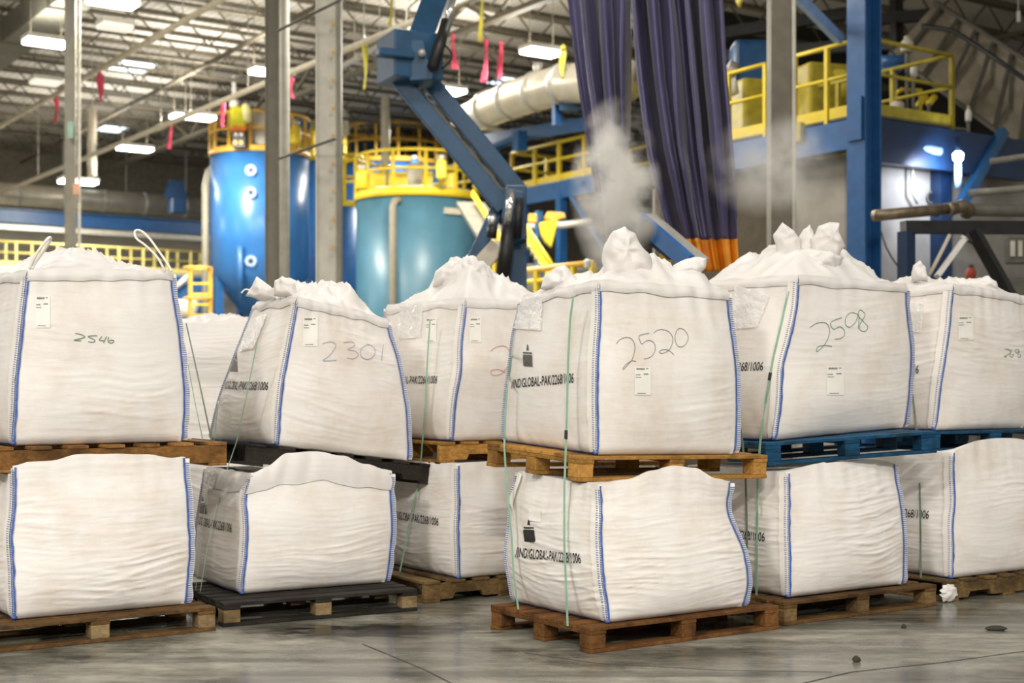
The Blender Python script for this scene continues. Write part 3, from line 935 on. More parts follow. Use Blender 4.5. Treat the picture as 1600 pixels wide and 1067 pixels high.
def pouch_material():
    m, nt, b = nodes('clear_plastic_film')
    b.inputs['Base Color'].default_value = (0.93, 0.92, 0.90, 1)
    b.inputs['Roughness'].default_value = 0.16
    b.inputs['Specular IOR Level'].default_value = 0.9
    tc = nt.nodes.new('ShaderNodeTexCoord'); n = nt.nodes.new('ShaderNodeTexNoise'); n.inputs['Scale'].default_value = 34; n.inputs['Detail'].default_value = 3
    nt.links.new(tc.outputs['Object'], n.inputs['Vector'])
    bp = nt.nodes.new('ShaderNodeBump'); bp.inputs['Strength'].default_value = 0.8; bp.inputs['Distance'].default_value = 0.012
    nt.links.new(n.outputs[0], bp.inputs['Height']); nt.links.new(bp.outputs[0], b.inputs['Normal'])
    b.inputs['Alpha'].default_value = 0.72
    return m
M['film'] = pouch_material()

def sc(pts, ox, oy, k): return [(ox + x / k, oy + y / k) for x, y in pts]

BG = {}
# ---------------- lower layer
BG['A1b'] = build_bag('A1b', 'white bulk bag at the left edge on the floor pallet, wrinkled, under number 2546', PL['A1b'][1], (22, 970, 7.99), Rpx=293,
    Nt=(22, 728), Rt=(290, 714), wr=0.012, bulge=0.055, arch=(0.045, 0.02), archtab=[(0, 0), (.08, .02), (.2, .02), (.36, .05), (.55, .042), (.75, .03), (.92, .0), (1, .005)], press=PL['A1t'][1], seed=1, hem=False)
BG['A2b'] = build_bag('A2b', 'smooth white bulk bag with a folded top on the black floor pallet, under number 2301', PL['A2b'][1], (378, 930, 8.96), Rpx=605, Lpx=303,
    Nt=(392, 742), Rt=(612, 738), Lt=(322, 730), wr=0.006, bulge=0.05, arch=(0.13, 0.0), archtab=[(0, 0), (.10, .04), (.24, .125), (.48, .135), (.62, .10), (.8, .05), (.94, .012), (1, .0)], hem_h=0.12, press=PL['A2t'][1], seed=2, yaw=32, hem=True,
    wig={'N': [(0, 0), (0.5, 2), (0.8, -6), (1, 0)]})
BG['A3b'] = build_bag('A3b', 'shaded white bulk bag on the floor pallet behind, left of the front centre bag', PL['A3b'][1], (717, 905, 9.69),
    Nt=(715, 726), top_z=0.93, wr=0.011, bulge=0.05, arch=(0.02, 0.0), press=PL['A3t'][1], seed=3, hem=False)
BG['B1b'] = build_bag('B1b', 'bulging wrinkled white bulk bag on the front centre floor pallet, under number 2520', PL['B1b'][1], (950, 976, 7.88), Rpx=1163, Lpx=803,
    Nt=(936, 757), Rt=(1143, 752), Lt=(806, 735), wr=0.016, bulge=0.060, arch=(0.10, 0.01), archtab=[(0, 0), (.2, .025), (.38, .075), (.54, .10), (.7, .085), (.88, .02), (1, 0)], press=PL['B1t'][1], seed=4, hem=False,
    wig={'R': [(0, 0), (0.2, 6), (0.42, 4), (0.75, -14), (1, -2)], 'N': [(0, 0), (0.4, -2), (0.7, -2), (1, 0)], 'L': [(0, 0), (0.3, -4), (0.8, -2), (1, 4)]})
BG['B2b'] = build_bag('B2b', 'wrinkled white bulk bag on the brown floor pallet right of centre, under number 2598', PL['B2b'][1], (1233, 935, 8.82), Rpx=1412,
    Nt=(1231, 738), Rt=(1398, 724), wr=0.013, bulge=0.05, arch=(0.05, 0.0), press=PL['B2t'][1], seed=5, hem=False)
BG['B3b'] = build_bag('B3b', 'white bulk bag at the right edge on the tan floor pallet', PL['B3b'][1], (1487, 905, 9.69),
    Nt=(1489, 706), top_z=1.0, wr=0.008, bulge=0.05, arch=(0.09, 0.0), press=PL['B3t'][1], seed=6, hem=False)
# ---------------- upper layer
BG['A1t'] = build_bag('A1t', 'white bulk bag numbered 2546 at top left with two white lifting loops', PL['A1t'][1], (20, 692, 8.12), Rpx=288,
    Nt=(44, 424), Rt=(268, 424), wr=0.006, bulge=0.06, seed=7,
    sil=[(-140, 455), (-60, 425), (0, 412), (30, 408), (75, 400), (100, 393), (125, 393), (155, 400), (185, 410), (225, 409), (250, 420), (272, 428)])
BG['A2t'] = build_bag('A2t', 'white bulk bag numbered 2301 leaning right on the black pallet', PL['A2t'][1], (433, 694, 9.3), Rpx=640, Lpx=328,
    Nt=(465, 466), Rt=(604, 500), Lt=(400, 474), wr=0.008, bulge=0.07, seed=8,
    wig={'N': [(0, 0), (0.5, -4), (1, 0)], 'R': [(0, 0), (0.5, 4), (1, 0)]},
    sil=[(380, 478), (400, 464), (420, 448), (432, 434), (445, 432), (462, 440), (480, 448), (505, 445), (545, 443), (560, 460), (580, 480), (600, 492), (618, 502)])
BG['A3t'] = build_bag('A3t', 'white bulk bag with a red pen mark, behind between the bags 2301 and 2520', PL['A3t'][1], (706, 688, 9.98),
    Nt=(728, 468), top_z=2.06, wr=0.006, bulge=0.05, seed=9,
    sil=[(600, 488), (625, 465), (645, 452), (670, 445), (680, 424), (700, 410), (735, 402), (760, 415), (772, 430), (785, 432), (800, 440), (850, 455)])
BG['B1t'] = build_bag('B1t', 'white bulk bag numbered 2520 with an open standing spout, front centre', PL['B1t'][1], (932, 710, 8.07), Rpx=1150, Lpx=788,
    Nt=(936, 440), Rt=(1137, 455), Lt=(815, 466), wr=0.006, bulge=0.055, seed=10,
    sil=[(805, 476), (830, 447), (850, 432), (868, 420), (880, 416), (893, 426), (912, 426), (930, 430), (945, 420), (1010, 405), (1020, 398), (1035, 402), (1055, 413), (1085, 401), (1103, 402), (1108, 420), (1125, 426), (1145, 450)])
BG['B2t'] = build_bag('B2t', 'white bulk bag numbered 2598 with a knotted spout, on the blue pallet', PL['B2t'][1], (1210, 682, 9.02), Rpx=1415,
    Nt=(1247, 432), Rt=(1416, 446), wr=0.006, bulge=0.055, seed=11,
    wig={'N': [(0, 0), (0.5, -2), (0.85, 2), (1, 0)], 'R': [(0, 0), (0.5, 2), (1, 0)]},
    sil=[(1095, 445), (1115, 428), (1130, 412), (1150, 400), (1185, 398), (1205, 388), (1230, 384), (1300, 384), (1320, 385), (1345, 398), (1365, 412), (1371, 428), (1395, 431), (1420, 447)])
BG['B3t'] = build_bag('B3t', 'white bulk bag cut off by the right edge, in the upper layer', PL['B3t'][1], (1460, 667, 9.98),
    Nt=(1489, 445), top_z=2.12, wr=0.007, bulge=0.05, seed=12,
    sil=[(1395, 445), (1415, 432), (1440, 431), (1470, 440), (1490, 438), (1510, 441), (1540, 433), (1555, 440), (1575, 450), (1600, 458), (1680, 470)])
# ---------------- the stack seen through the gap
cpl = pallet('wooden_pallet', 'brown pallet far back under the stack seen through the left gap', 'block', *corners(P(262, 835, 12.4), 1.2, 1.0, 15), M['brown'])
cpl[0].location.z += 0.0
z0 = P(262, 835, 12.4).z - 0.144
for ch in cpl[0].children: pass
cpl[0].location.z -= z0
BG['C1b'] = build_bag('C1b', 'tall crumpled white bulk bag far back in the gap, on its floor pallet', (V((0, 0, 0.144)), U, W, UP), (266, 830, 12.5), Rpx=420, sizes=(1.0, 0.9),
    Nt=(268, 606), Rt=(418, 605), wr=0.02, bulge=0.05, seed=13, yaw=12, hem=False, detail=False, fabric_mat=M['bagfar'])
BG['C1t'] = build_bag('C1t', 'blurred white bulk bag far back in the gap, on top of the crumpled one', None, (262, 608, 12.55), Rpx=424, sizes=(1.0, 0.85),
    Nt=(266, 505), Rt=(418, 503), wr=0.006, bulge=0.05, seed=14, yaw=12, hem=False, detail=False, fabric_mat=M['bagfar'],
    sil=[(250, 506), (280, 496), (330, 494), (400, 496), (430, 506)])

# ---------------- spouts and loops
crumple(BG['B1t'], [(942, 432), (940, 400), (945, 380), (958, 361), (976, 354), (991, 364), (1006, 386), (1018, 404), (1022, 432), (985, 445)], 8.5, 0.10, 3)
crumple(BG['B1t'], [(1046, 430), (1052, 414), (1072, 404), (1094, 400), (1104, 403), (1102, 420), (1090, 434)], 8.72, 0.07, 5)
crumple(BG['B1t'], [(845, 452), (852, 430), (868, 417), (882, 415), (892, 426), (905, 440), (890, 458)], 8.6, 0.08, 6)
crumple(BG['B2t'], [(1213, 398), (1208, 366), (1222, 347), (1240, 358), (1250, 374), (1252, 400)], 9.50, 0.06, 11)
crumple(BG['B2t'], [(1244, 400), (1247, 372), (1256, 357), (1265, 351), (1270, 360), (1278, 400)], 9.56, 0.06, 12)
crumple(BG['B2t'], [(1266, 404), (1268, 374), (1279, 353), (1297, 347), (1312, 349), (1311, 362), (1320, 384), (1306, 408)], 9.48, 0.07, 13)
crumple(BG['B2t'], [(1225, 418), (1232, 396), (1262, 388), (1298, 392), (1318, 402), (1310, 424), (1268, 432)], 9.42, 0.10, 14, 'spout_collar')
crumple(BG['B3t'], [(1424, 440), (1427, 414), (1437, 407), (1446, 417), (1449, 440)], 10.3, 0.06, 15)
crumple(BG['B3t'], [(1516, 450), (1528, 436), (1543, 431), (1556, 440), (1560, 454)], 10.5, 0.07, 16)
crumple(BG['A2t'], [(384, 462), (393, 447), (400, 431), (413, 440), (428, 452), (432, 468), (408, 470)], 9.75, 0.06, 17)
crumple(BG['A2t'], [(428, 462), (428, 440), (440, 431), (452, 436), (462, 444), (464, 466)], 9.55, 0.07, 18)
crumple(BG['A3t'], [(676, 448), (681, 423), (700, 410), (716, 406), (726, 420), (722, 446)], 10.45, 0.09, 19)
crumple(BG['A3t'], [(716, 446), (720, 410), (735, 400), (757, 412), (768, 434), (748, 450)], 10.40, 0.09, 20)

def loop(bag, pts, Y, r=0.007):
    q = [P(x, y, Y + dy) for x, y, dy in pts]
    sm = []
    for i in range(len(q) - 1):
        p0 = q[max(i - 1, 0)]; p1 = q[i]; p2 = q[i + 1]; p3 = q[min(i + 2, len(q) - 1)]
        for k in range(6):
            t = k / 6
            sm.append(0.5 * ((2 * p1) + (p2 - p0) * t + (2 * p0 - 5 * p1 + 4 * p2 - p3) * t ** 2 + (3 * p1 - p0 - 3 * p2 + p3) * t ** 3))
    sm.append(q[-1])
    obj('lifting_loop', MB().tube(sm, r, 8), M['flange'], bag.root, smooth=True)
loop(BG['A1t'], [(258, 424, 0), (246, 402, -.02), (228, 384, -.03), (213, 372, -.03), (211, 361, 0), (221, 361, .03), (234, 373, .03), (248, 392, .02), (262, 412, .01), (268, 424, .0)], 8.62)
loop(BG['A1t'], [(46, 420, 0), (54, 402, -.02), (66, 384, -.03), (76, 372, -.02), (79, 374, .02), (71, 388, .03), (58, 406, .02), (50, 420, 0)], 8.14, 0.009)
loop(BG['A2t'], [(377, 458, 0), (384, 452, 0), (396, 456, .0), (410, 462, 0.0)], 9.72, 0.005)

# ---------------- numbers, labels, print
k = 8.208; ox, oy = 960, 500
ribbon_px(BG['B1t'], 0, [sc(s, ox, oy, k) for s in (
    [(20, 305), (60, 255), (130, 225), (190, 228), (235, 265), (255, 320), (258, 370), (245, 440), (215, 520), (160, 580), (115, 630), (108, 615), (150, 565), (200, 530), (235, 522), (275, 532)],
    [(440, 170), (380, 180), (310, 210), (345, 305), (400, 270), (450, 262), (500, 290), (520, 350), (510, 410), (470, 465), (420, 490), (375, 497)],
    [(500, 165), (540, 135), (600, 122), (670, 138), (720, 180), (745, 240), (735, 310), (700, 380), (650, 415), (600, 427), (570, 410), (600, 385), (650, 380), (700, 395), (758, 445)],
    [(835, 105), (800, 130), (775, 190), (775, 260), (800, 325), (850, 345), (900, 320), (935, 260), (940, 210), (910, 150), (870, 115), (820, 108)])],
    0.0034, 0.004, M['pen_grey'], 'handwritten_number')
k = 3.333; ox, oy = 1120, 340
ribbon_px(BG['B2t'], 0, [sc(s, ox, oy, k) for s in (
    [(483, 572), (520, 550), (565, 548), (585, 580), (580, 620), (560, 660), (530, 690), (518, 695), (525, 672), (560, 665), (598, 670)],
    [(650, 520), (592, 545), (605, 580), (640, 568), (663, 590), (660, 615), (640, 630), (613, 632)],
    [(735, 505), (700, 495), (672, 515), (668, 555), (690, 570), (720, 545), (735, 505), (738, 540), (735, 580)],
    [(770, 500), (745, 480), (735, 510), (765, 545), (785, 570), (770, 592), (745, 585), (742, 560), (765, 520), (770, 500)])],
    0.0045, 0.004, M['pen_green'], 'handwritten_number')
k = 9.7; ox, oy = 40, 440
ribbon_px(BG['A1t'], 0, [sc(s, ox, oy, k) for s in (
    [(750, 785), (820, 795), (885, 825), (885, 845), (800, 870), (730, 885), (780, 893), (840, 895)],
    [(1080, 820), (1000, 820), (945, 832), (1000, 860), (1045, 885), (1040, 910), (1000, 918), (945, 910)],
    [(1155, 830), (1115, 885), (1185, 895)], [(1225, 830), (1190, 900), (1180, 930)],
    [(1260, 840), (1245, 890), (1265, 925), (1310, 930), (1335, 900), (1300, 885), (1260, 905)])],
    0.005, 0.004, M['pen_green'], 'handwritten_number')
k = 2.963; ox, oy = 300, 380
ribbon_px(BG['A2t'], 0, [sc(s, ox, oy, k) for s in (
    [(603, 465), (640, 457), (665, 470), (655, 495), (630, 525), (605, 543), (640, 543), (668, 540)],
    [(700, 460), (740, 458), (752, 475), (720, 492), (755, 500), (768, 520), (745, 535), (715, 530)],
    [(810, 470), (782, 490), (780, 520), (810, 538), (842, 520), (845, 490), (825, 472), (810, 470)],
    [(885, 470), (880, 500), (877, 545)])],
    0.0050, 0.004, M['pen_lilac'], 'handwritten_number')
ribbon_px(BG['A3t'], 0, [sc([(1380, 500), (1410, 480), (1450, 478), (1470, 510), (1465, 560), (1430, 605), (1390, 610), (1385, 590), (1420, 585), (1450, 600)], ox, oy, k)],
    0.0050, 0.004, M['pen_red'], 'handwritten_number')
k = 13.33; ox, oy = 1540, 500
ribbon_px(BG['B3t'], 0, [sc(s, ox, oy, k) for s in (
    [(395, 605), (460, 610), (510, 640), (500, 690), (420, 740), (375, 765), (430, 770)],
    [(545, 610), (510, 690), (505, 760), (550, 770), (575, 720), (530, 720)],
    [(660, 610), (610, 620), (630, 680), (690, 670), (670, 610), (680, 690)],
    [(700, 650), (665, 720), (680, 780), (725, 750), (700, 715)])],
    0.0045, 0.004, M['pen_green'], 'handwritten_number')
paper_label(BG['A1t'], 0, 55, 462, 78, 512)
paper_label(BG['A2t'], 0, 473, 495, 496, 541)
paper_label(BG['A2t'], 3, 377, 516, 390, 545)
paper_label(BG['A3t'], 0, 733, 496, 752, 535)
paper_label(BG['A3t'], 3, 666, 497, 683, 535)
paper_label(BG['B1t'], 0, 991, 573, 1016, 617)
paper_label(BG['B2t'], 0, 1291, 572, 1318, 617)
paper_label(BG['B3t'], 0, 1496, 494, 1520, 531)
print_text(BG['A2t'], 420, 603, None, 0.056, 0.92)
print_text(BG['A3t'], 684, 593, None, 0.056)
print_text(BG['B1t'], 897, 590, (800, 600), 0.056)
print_text(BG['B2t'], 1193, 572, None, 0.056)
print_text(BG['B3t'], 1436, 577, None, 0.056)
print_text(BG['A2b'], 363, 825, None, 0.056, 0.66)
print_text(BG['A3b'], 686, 815, None, 0.056)
print_text(BG['B1b'], 908, 872, (806, 862), 0.056)
print_text(BG['B2b'], 1196, 839, None, 0.056)
print_text(BG['B3b'], 1452, 804, None, 0.056)
stack_mark(BG['A2t'], 358, 561, 371, 581)
stack_mark(BG['B1t'], 818, 550, 832, 573)
stack_mark(BG['B1b'], 819, 823, 835, 847, m=M['print'])
stack_mark(BG['A2b'], 312, 785, 322, 803)
patch(BG['B1t'], 3, [(812, 470), (850, 462), (849, 517), (806, 514)], 0.010, M['film'], 'document_pouch', n=14, crump=0.014, seed=3)
patch(BG['B2t'], 3, [(1150, 445), (1205, 462), (1185, 512), (1146, 515)], 0.010, M['film'], 'document_pouch', n=14, crump=0.014, seed=5)
patch(BG['B3t'], 3, [(1424, 470), (1446, 474), (1440, 520), (1424, 520)], 0.010, M['film'], 'document_pouch', n=12, crump=0.014, seed=6)
patch(BG['A2b'], 3, [(326, 738), (344, 736), (336, 768), (320, 766)], 0.012, M['film'], 'document_pouch', n=12, crump=0.014, seed=7)
patch(BG['A2t'], 3, [(394, 500), (420, 492), (400, 545), (376, 550)], 0.010, M['film'], 'document_pouch', n=12, crump=0.012, seed=8)
patch(BG['A3t'], 3, [(628, 470), (664, 462), (660, 528), (624, 530)], 0.010, M['film'], 'document_pouch', n=12, crump=0.012, seed=9)
patch(BG['B1b'], 3, [(827, 795), (847, 797), (846, 816), (827, 813)], 0.005, M['paper'], 'blank_sticker', n=6)
# hanging tag at the front centre lower bag's far corner
patch(BG['B1b'], 3, [(815, 735), (820, 742), (806, 795), (801, 785)], 0.016, M['paper'], 'sewn_tag', n=6, crump=0.01)

# ---------------- straps
def strap(label, top, low, pts, width=0.019, m=None, buckle=None, split=700):
    """pts in the picture; the band follows the left faces of the two bags, bridging the pallet edges"""
    t_, l_ = BG[top], BG[low]
    po_t = PL[top][1]; po_l = PL[low][1]
    nl = -U
    dt = po_t[0].dot(nl); dl = po_l[0].dot(nl)
    q = []
    sm = []
    pp = [np.array(x, float) for x in pts]
    for a_, b_ in zip(pp, pp[1:]):
        for kk in range(5): sm.append(a_ + (b_ - a_) * kk / 5)
    sm.append(pp[-1])
    for x, y in sm:
        ray = V(((x - 800) / F, 1, (HZ - y) / F))
        kz = min(1, max(0, (y - split) / 220))
        d = dt + (dl - dt) * kz + 0.008
        Yp = d / V((ray.x, ray.y, 0)).dot(nl)
        bag = t_ if y < split - 8 else l_
        f, tt = bag.inv(3, x, y)
        s = bag.surf(3, f, tt, 0.014)
        spx = 800 + s.x / s.y * F; spy = HZ - (s.z - CZ) / s.y * F
        hit = abs(spx - x) < 2 and abs(spy - y) < 4
        if y < split - 60: Yq = s.y if hit else Yp
        elif y < split - 8:
            kk = (y - (split - 60)) / 52
            Yq = (s.y if hit else Yp) * (1 - kk) + Yp * kk
            if hit: Yq = min(Yq, s.y)
        else: Yq = min(Yp, s.y) if hit else Yp
        q.append(V((ray.x * Yq, Yq, CZ + ray.z * Yq)))
    g = []
    for i in range(len(q)):
        d = (q[min(i + 1, len(q) - 1)] - q[max(i - 1, 0)]).normalized()
        s = d.cross(nl).normalized()
        g.append([q[i] - s * width / 2, q[i] - s * width / 2 + nl * 0.0012, q[i] + s * width / 2 + nl * 0.0012, q[i] + s * width / 2])
    root = thing('packing_strap', label, 'strap', q[-1])
    obj('band', MB().grid(g), m or M['strap'], root)
    if buckle:
        i = min(range(len(q)), key=lambda i: abs(sm[i][1] - buckle))
        d = (q[min(i + 1, len(q) - 1)] - q[max(i - 1, 0)]).normalized(); s = d.cross(nl).normalized()
        obj('seal', MB().box(q[i] + nl * 0.002, width * 1.25, 0.05, 0.006, s, d, nl), M['buckle'], root, label='black strap seal')
strap('pale green strap down the middle of the left side of the bags under number 2520', 'B1t', 'B1b', [(896, 462), (891, 500), (888, 560), (886, 640), (884, 705), (882, 760), (882, 850), (885, 920), (887, 978)], buckle=681)
strap('pale green strap at the far left edge of the front centre stack', 'B1t', 'B1b', [(800, 545), (793, 600), (790, 650), (788, 697), (792, 760), (799, 830), (803, 900), (810, 952)])
strap('green strap slanting over the left side of bag 2598, with a black seal', 'B2t', 'B2b', [(1232, 455), (1222, 500), (1208, 560), (1196, 630), (1188, 690), (1184, 740), (1183, 830), (1182, 930)], buckle=595, split=690)
strap('dull green strap just right of the front centre bags, in the gap to bag 2598', 'B2t', 'B2b', [(1147, 600), (1153, 640), (1160, 690), (1165, 740), (1167, 830), (1168, 938)], m=M['strapdark'], split=690)
strap('thin green strap on the left side of the right edge bags', 'B3t', 'B3b', [(1420, 560), (1425, 610), (1432, 670), (1436, 720), (1438, 810), (1439, 903)], m=M['strapdark'], split=680, width=0.015)
strap('pale green strap on the left side of the shaded bags behind', 'A3t', 'A3b', [(672, 500), (668, 560), (665, 630), (659, 705), (655, 750), (641, 812), (625, 893)], split=705)
strap('pale green strap crossing the printed code on bag 2301', 'A2t', 'A2b', [(402, 535), (394, 575), (383, 630), (370, 690), (356, 730), (336, 800), (323, 860), (313, 925)], width=0.014, split=705)
strap('thin pale green strap at the left edge of bag 2301', 'A2t', 'A2b', [(342, 625), (338, 660), (333, 700), (329, 740), (318, 810), (306, 920)], width=0.010, split=705)
# thin wire straps beside the left stack
def wire(label, pts, r=0.0035, m=None):
    tag(obj('packing_strap', MB().tube([P(x, y, d) for x, y, d in pts], r, 6), m or M['strapdark'], smooth=True), label, 'strap')
wire('thin taut dark strap slanting in the gap right of bag 2546', [(291, 505, 9.0), (312, 600, 8.95), (331, 690, 8.88)], 0.0045)
wire('very thin pale strap beside the dark slanting strap, right of bag 2546', [(294, 570, 9.0), (305, 630, 8.95), (317, 688, 8.88)], 0.003, M['strap'])

# ------------------------------------------------------------ high bay lamps and skylights of the roof
def lamp(label, px, py, wpx, z=8.35, on=True, kind='lamp', power=330, group=None):
    Y = Yz(py, z); c = P(px, py, Y); L = wpx / F * Y * 1.02; Dp = 0.50
    r = thing('high_bay_light', label, 'ceiling light', c, group)
    hb = MB().prism([c - U * L / 2 - W * Dp / 2 + UP * .02, c + U * L / 2 - W * Dp / 2 + UP * .02, c + U * L / 2 + W * Dp / 2 + UP * .02, c - U * L / 2 + W * Dp / 2 + UP * .02], UP * 0.09)
    obj('housing', hb, M['white'], r, bevel=0.01)
    obj('diffuser', MB().box(c - UP * 0.02, L * 0.96, Dp * 0.92, 0.08, U, W, UP), M['lamp'] if on else M['lampdim'], r, bevel=0.03)
    for s in (-1, 1):
        obj('hanger', MB().tube([c + U * s * L * 0.35 + UP * .1, c + U * s * L * 0.35 + UP * (ROOF - 0.7 - c.z)], 0.008, 6), M['joist'], r)
    if on:
        l = area_light('lamp_light', c - UP * 0.08, power, L, Dp, (1, .94, .81), rot=(0, 0, YAW))
        area_light('deck_fill_light', c + UP * 0.14, power * 0.24, L * 1.5, Dp * 2.5, (1, .94, .81), rot=(math.pi, 0, YAW))  # upward fill added over each lamp to brighten the roof deck
    return r
lamp('glowing white ceiling lamp at top left beside the grey column', 72, 66, 66)
lamp('glowing ceiling lamp at the top edge, left of centre', 176, 3, 76)
lamp('glowing ceiling lamp low over the left side, left of the blue tank', 211, 232, 54)
lamp('glowing ceiling lamp just behind the long cream pipe, left of the blue tank', 313, 183, 44)
lamp('small glowing ceiling lamp touching the long cream pipe, left one of the pair', 281, 181, 26, z=8.2)
lamp('small glowing ceiling lamp between the columns above the blue tank', 408, 111, 34)
lamp('bright ceiling lamp left of the purple curtain', 846, 81, 62)
lamp('bright ceiling lamp above the silver duct behind the lift arms', 704, 142, 44)
lamp('bright ceiling lamp peeking out above the lift elbow box', 628, 57, 40)
lamp('low glowing wall lamp behind the left grey column', 122, 284, 58, z=7.6)
lamp('unlit pale ceiling lamp at upper left near the top edge', 180, 41, 50, on=False)
lamp('unlit pale ceiling lamp at far left below the glowing one', 71, 128, 44, on=False)
def skylight(label, px, py, wpx):
    z = ROOF - 0.04; Y = Yz(py, z); c = P(px, py, Y); L = wpx / F * Y
    r = thing('skylight', label, 'skylight', c)
    obj('pane', MB().box(c, L * .92, 1.35, 0.03, U, W, UP), M['sky'], r)
    f = MB()
    for s in (-1, 1):
        f.box(c + U * s * L * .47, .06, 1.5, .08, U, W, UP); f.box(c + W * s * .7, L, .06, .08, U, W, UP)
    obj('frame', f, M['white'], r)
skylight('pale blue skylight crossed by joists, upper left', 208, 103, 62)
skylight('pale blue skylight lower down at left, above the low glowing lamp', 175, 200, 44)
skylight('dim bluish roof panel right of the pink ribbons', 790, 128, 60)

# ------------------------------------------------------------ pipes under the roof, with ribbons tied to them
def roofpipe(label, a, b, z, r, m):
    p = P(a[0], a[1], Yz(a[1], z)); q = P(b[0], b[1], Yz(b[1], z)); d = (q - p)
    p = p - d * 0.12; q = q + d * 0.15
    t = thing('roof_pipe', label, 'pipe', p)
    obj('run', MB().tube([p, q], r, 12), m, t, smooth=True)
    n = 7
    for i in range(n):
        c = p + (q - p) * (i + .5) / n
        obj('hanger_rod', MB().tube([c, V((c.x, c.y, ROOF - 0.6))], 0.012, 6), M['galv'], t)
    d.normalize()
    for i in range(5):
        c = p + (q - p) * (i + .5) / 5
        obj('coupling', MB().tube([c - d * .12, c + d * .12], r * 1.3, 12), m, t, smooth=True)
roofpipe('long cream pipe running up to the top edge at upper left', (0, 197), (345, 0), 9.0, 0.065, M['pipe'])
roofpipe('thin dark pipe between the two long cream pipes', (60, 240), (415, 52), 9.3, 0.055, M['joist'])
roofpipe('long cream pipe passing behind the columns and the lift elbow', (0, 302), (728, 0), 7.6, 0.062, M['pipe'])
roofpipe('grey pipe crossing the roof behind the lift boom', (560, 90), (830, -60), 8.6, 0.06, M['galv'])

def ribbon(label, px, y0, y1, wpx, m, Y, cat='ribbon', seed=0):
    r = thing('hanging_ribbon', label, cat, P(px, y1, Y))
    n = 14; g = []
    w_ = wpx / F * Y
    for i in range(n + 1):
        k = i / n
        c = P(px + 3.0 * math.sin(k * 3 + seed) * k, y0 + (y1 - y0) * k, Y)
        tw = 0.7 * math.sin(k * 4 + seed)
        d = V((math.cos(tw), math.sin(tw), 0)) * w_ * (0.62 + 0.30 * math.sin(k * 5 + seed * 2) ) * 0.6
        g.append([c - d, c + V((0, 0.02, 0)), c + d])
    mb = MB().grid(g)
    o = obj('tail', mb, m, r, smooth=True)
    sm = o.modifiers.new('thick', 'SOLIDIFY'); sm.thickness = 0.012
    c = P(px, y0, Y)
    obj('knot', MB().lathe(c - UP * .05, [(0.01, 0), (0.05, .03), (0.05, .08), (0.01, .11)], 8), m, r)
zr = lambda y, z: Yz(y, z)
ribbon('pink ribbon on the cream pipe right of the left column', 156, 116, 160, 11, M['pink'], zr(107, 9.0))
ribbon('pink ribbon on the cream pipe left of the left column', 88, 155, 192, 10, M['pink'], zr(147, 9.0), seed=1)
ribbon('pink ribbon on the lower cream pipe left of the blue tank', 267, 194, 233, 8, M['pink'], zr(198, 7.6), seed=2)
ribbon('pink ribbon hanging beside the yellow hoist over the blue tank', 349, 160, 200, 9, M['pink'], zr(166, 7.6), seed=3)
ribbon('pink ribbon between the two middle columns', 456, 125, 154, 7, M['pink'], zr(118, 7.6), seed=4)
ribbon('pink ribbon nearest the lift boom, leftmost of three together', 708, 57, 108, 11, M['pink'], 30.0, seed=5)
ribbon('knotted pink ribbon, middle of the three right of the lift boom', 759, 65, 128, 12, M['pink'], 29.5, seed=1.5)
ribbon('pink ribbon, rightmost of the three right of the lift boom', 783, 68, 124, 10, M['pink'], 30.5, seed=2.5)
ribbon('yellow ribbon hanging from the cream pipe left of the lift elbow', 570, 70, 140, 9, M['lemon'], zr(66, 7.6), seed=0.5)
ribbon('short yellow ribbon at the top edge left of the lift boom', 611, -12, 40, 8, M['lemon'], 27.0, seed=1)
ribbon('yellow ribbon at the top edge above the pink ribbons', 753, -12, 66, 8, M['lemon'], 29.2, seed=2)
ribbon('yellow ribbon on the silver duct beside the purple curtain', 880, 75, 122, 12, M['lemon'], 24.0, seed=3)
ribbon('small yellow ribbon at the top edge right of the purple curtain', 1157, -14, 12, 14, M['dullyellow'], 22.0, seed=3)

# ------------------------------------------------------------ columns
def column(label, px, wpx, Y, m, top=ROOF - 0.4, kind='H', yaw=YAW, extra=None):
    b = P(px, 600, Y); b.z = 0; w_ = wpx / F * Y
    r = thing('steel_column', label, 'column', b)
    ax = V((math.cos(yaw), math.sin(yaw), 0)); ay = V((-math.sin(yaw), math.cos(yaw), 0))
    wd = w_ / (abs(ax.x) + 0.5 * abs(ay.x)) if kind == 'H' else w_ / (abs(ax.x) + abs(ay.x))
    c = b + UP * top / 2
    if kind == 'H':
        h = wd
        obj('web', MB().box(c, wd * .95, 0.014, top, ax, ay, UP), m, r)
        for s in (-1, 1):
            obj('flange', MB().box(c + ax * s * wd / 2, 0.022, h * .5, top, ax, ay, UP), m, r)
    else:
        obj('shaft', MB().box(c, wd, wd, top, ax, ay, UP), m, r, bevel=0.015)
    obj('base_plate', MB().box(b + UP * .012, wd * 1.6, wd * 1.6, 0.024, ax, ay, UP), m, r)
    return r, b
r, b = column('grey steel column at far left behind the bag numbered 2546', 110, 20, 25, M['grey'], kind='box', yaw=math.radians(14))
obj('conduit', MB().tube([b + V((.17, -.05, .1)), b + V((.17, -.05, 9.6))], 0.03, 8), M['lightgrey'], r, label='thin pale conduit')
obj('tag_plate', MB().box(P(110, 203, 24.8), 0.09, 0.03, 0.28), mat('mint_plate', (0.30, 0.48, 0.38), 0.5), r, label='mint green plate')
obj('tag_plate', MB().box(P(119, 295, 24.8), 0.10, 0.03, 0.20), mat('peach_plate', (0.75, 0.42, 0.26), 0.5), r, label='peach coloured plate')
r, b = column('dark olive steel column in front of the blue tank', 425, 18, 20, M['grey'], kind='H', yaw=math.radians(0))
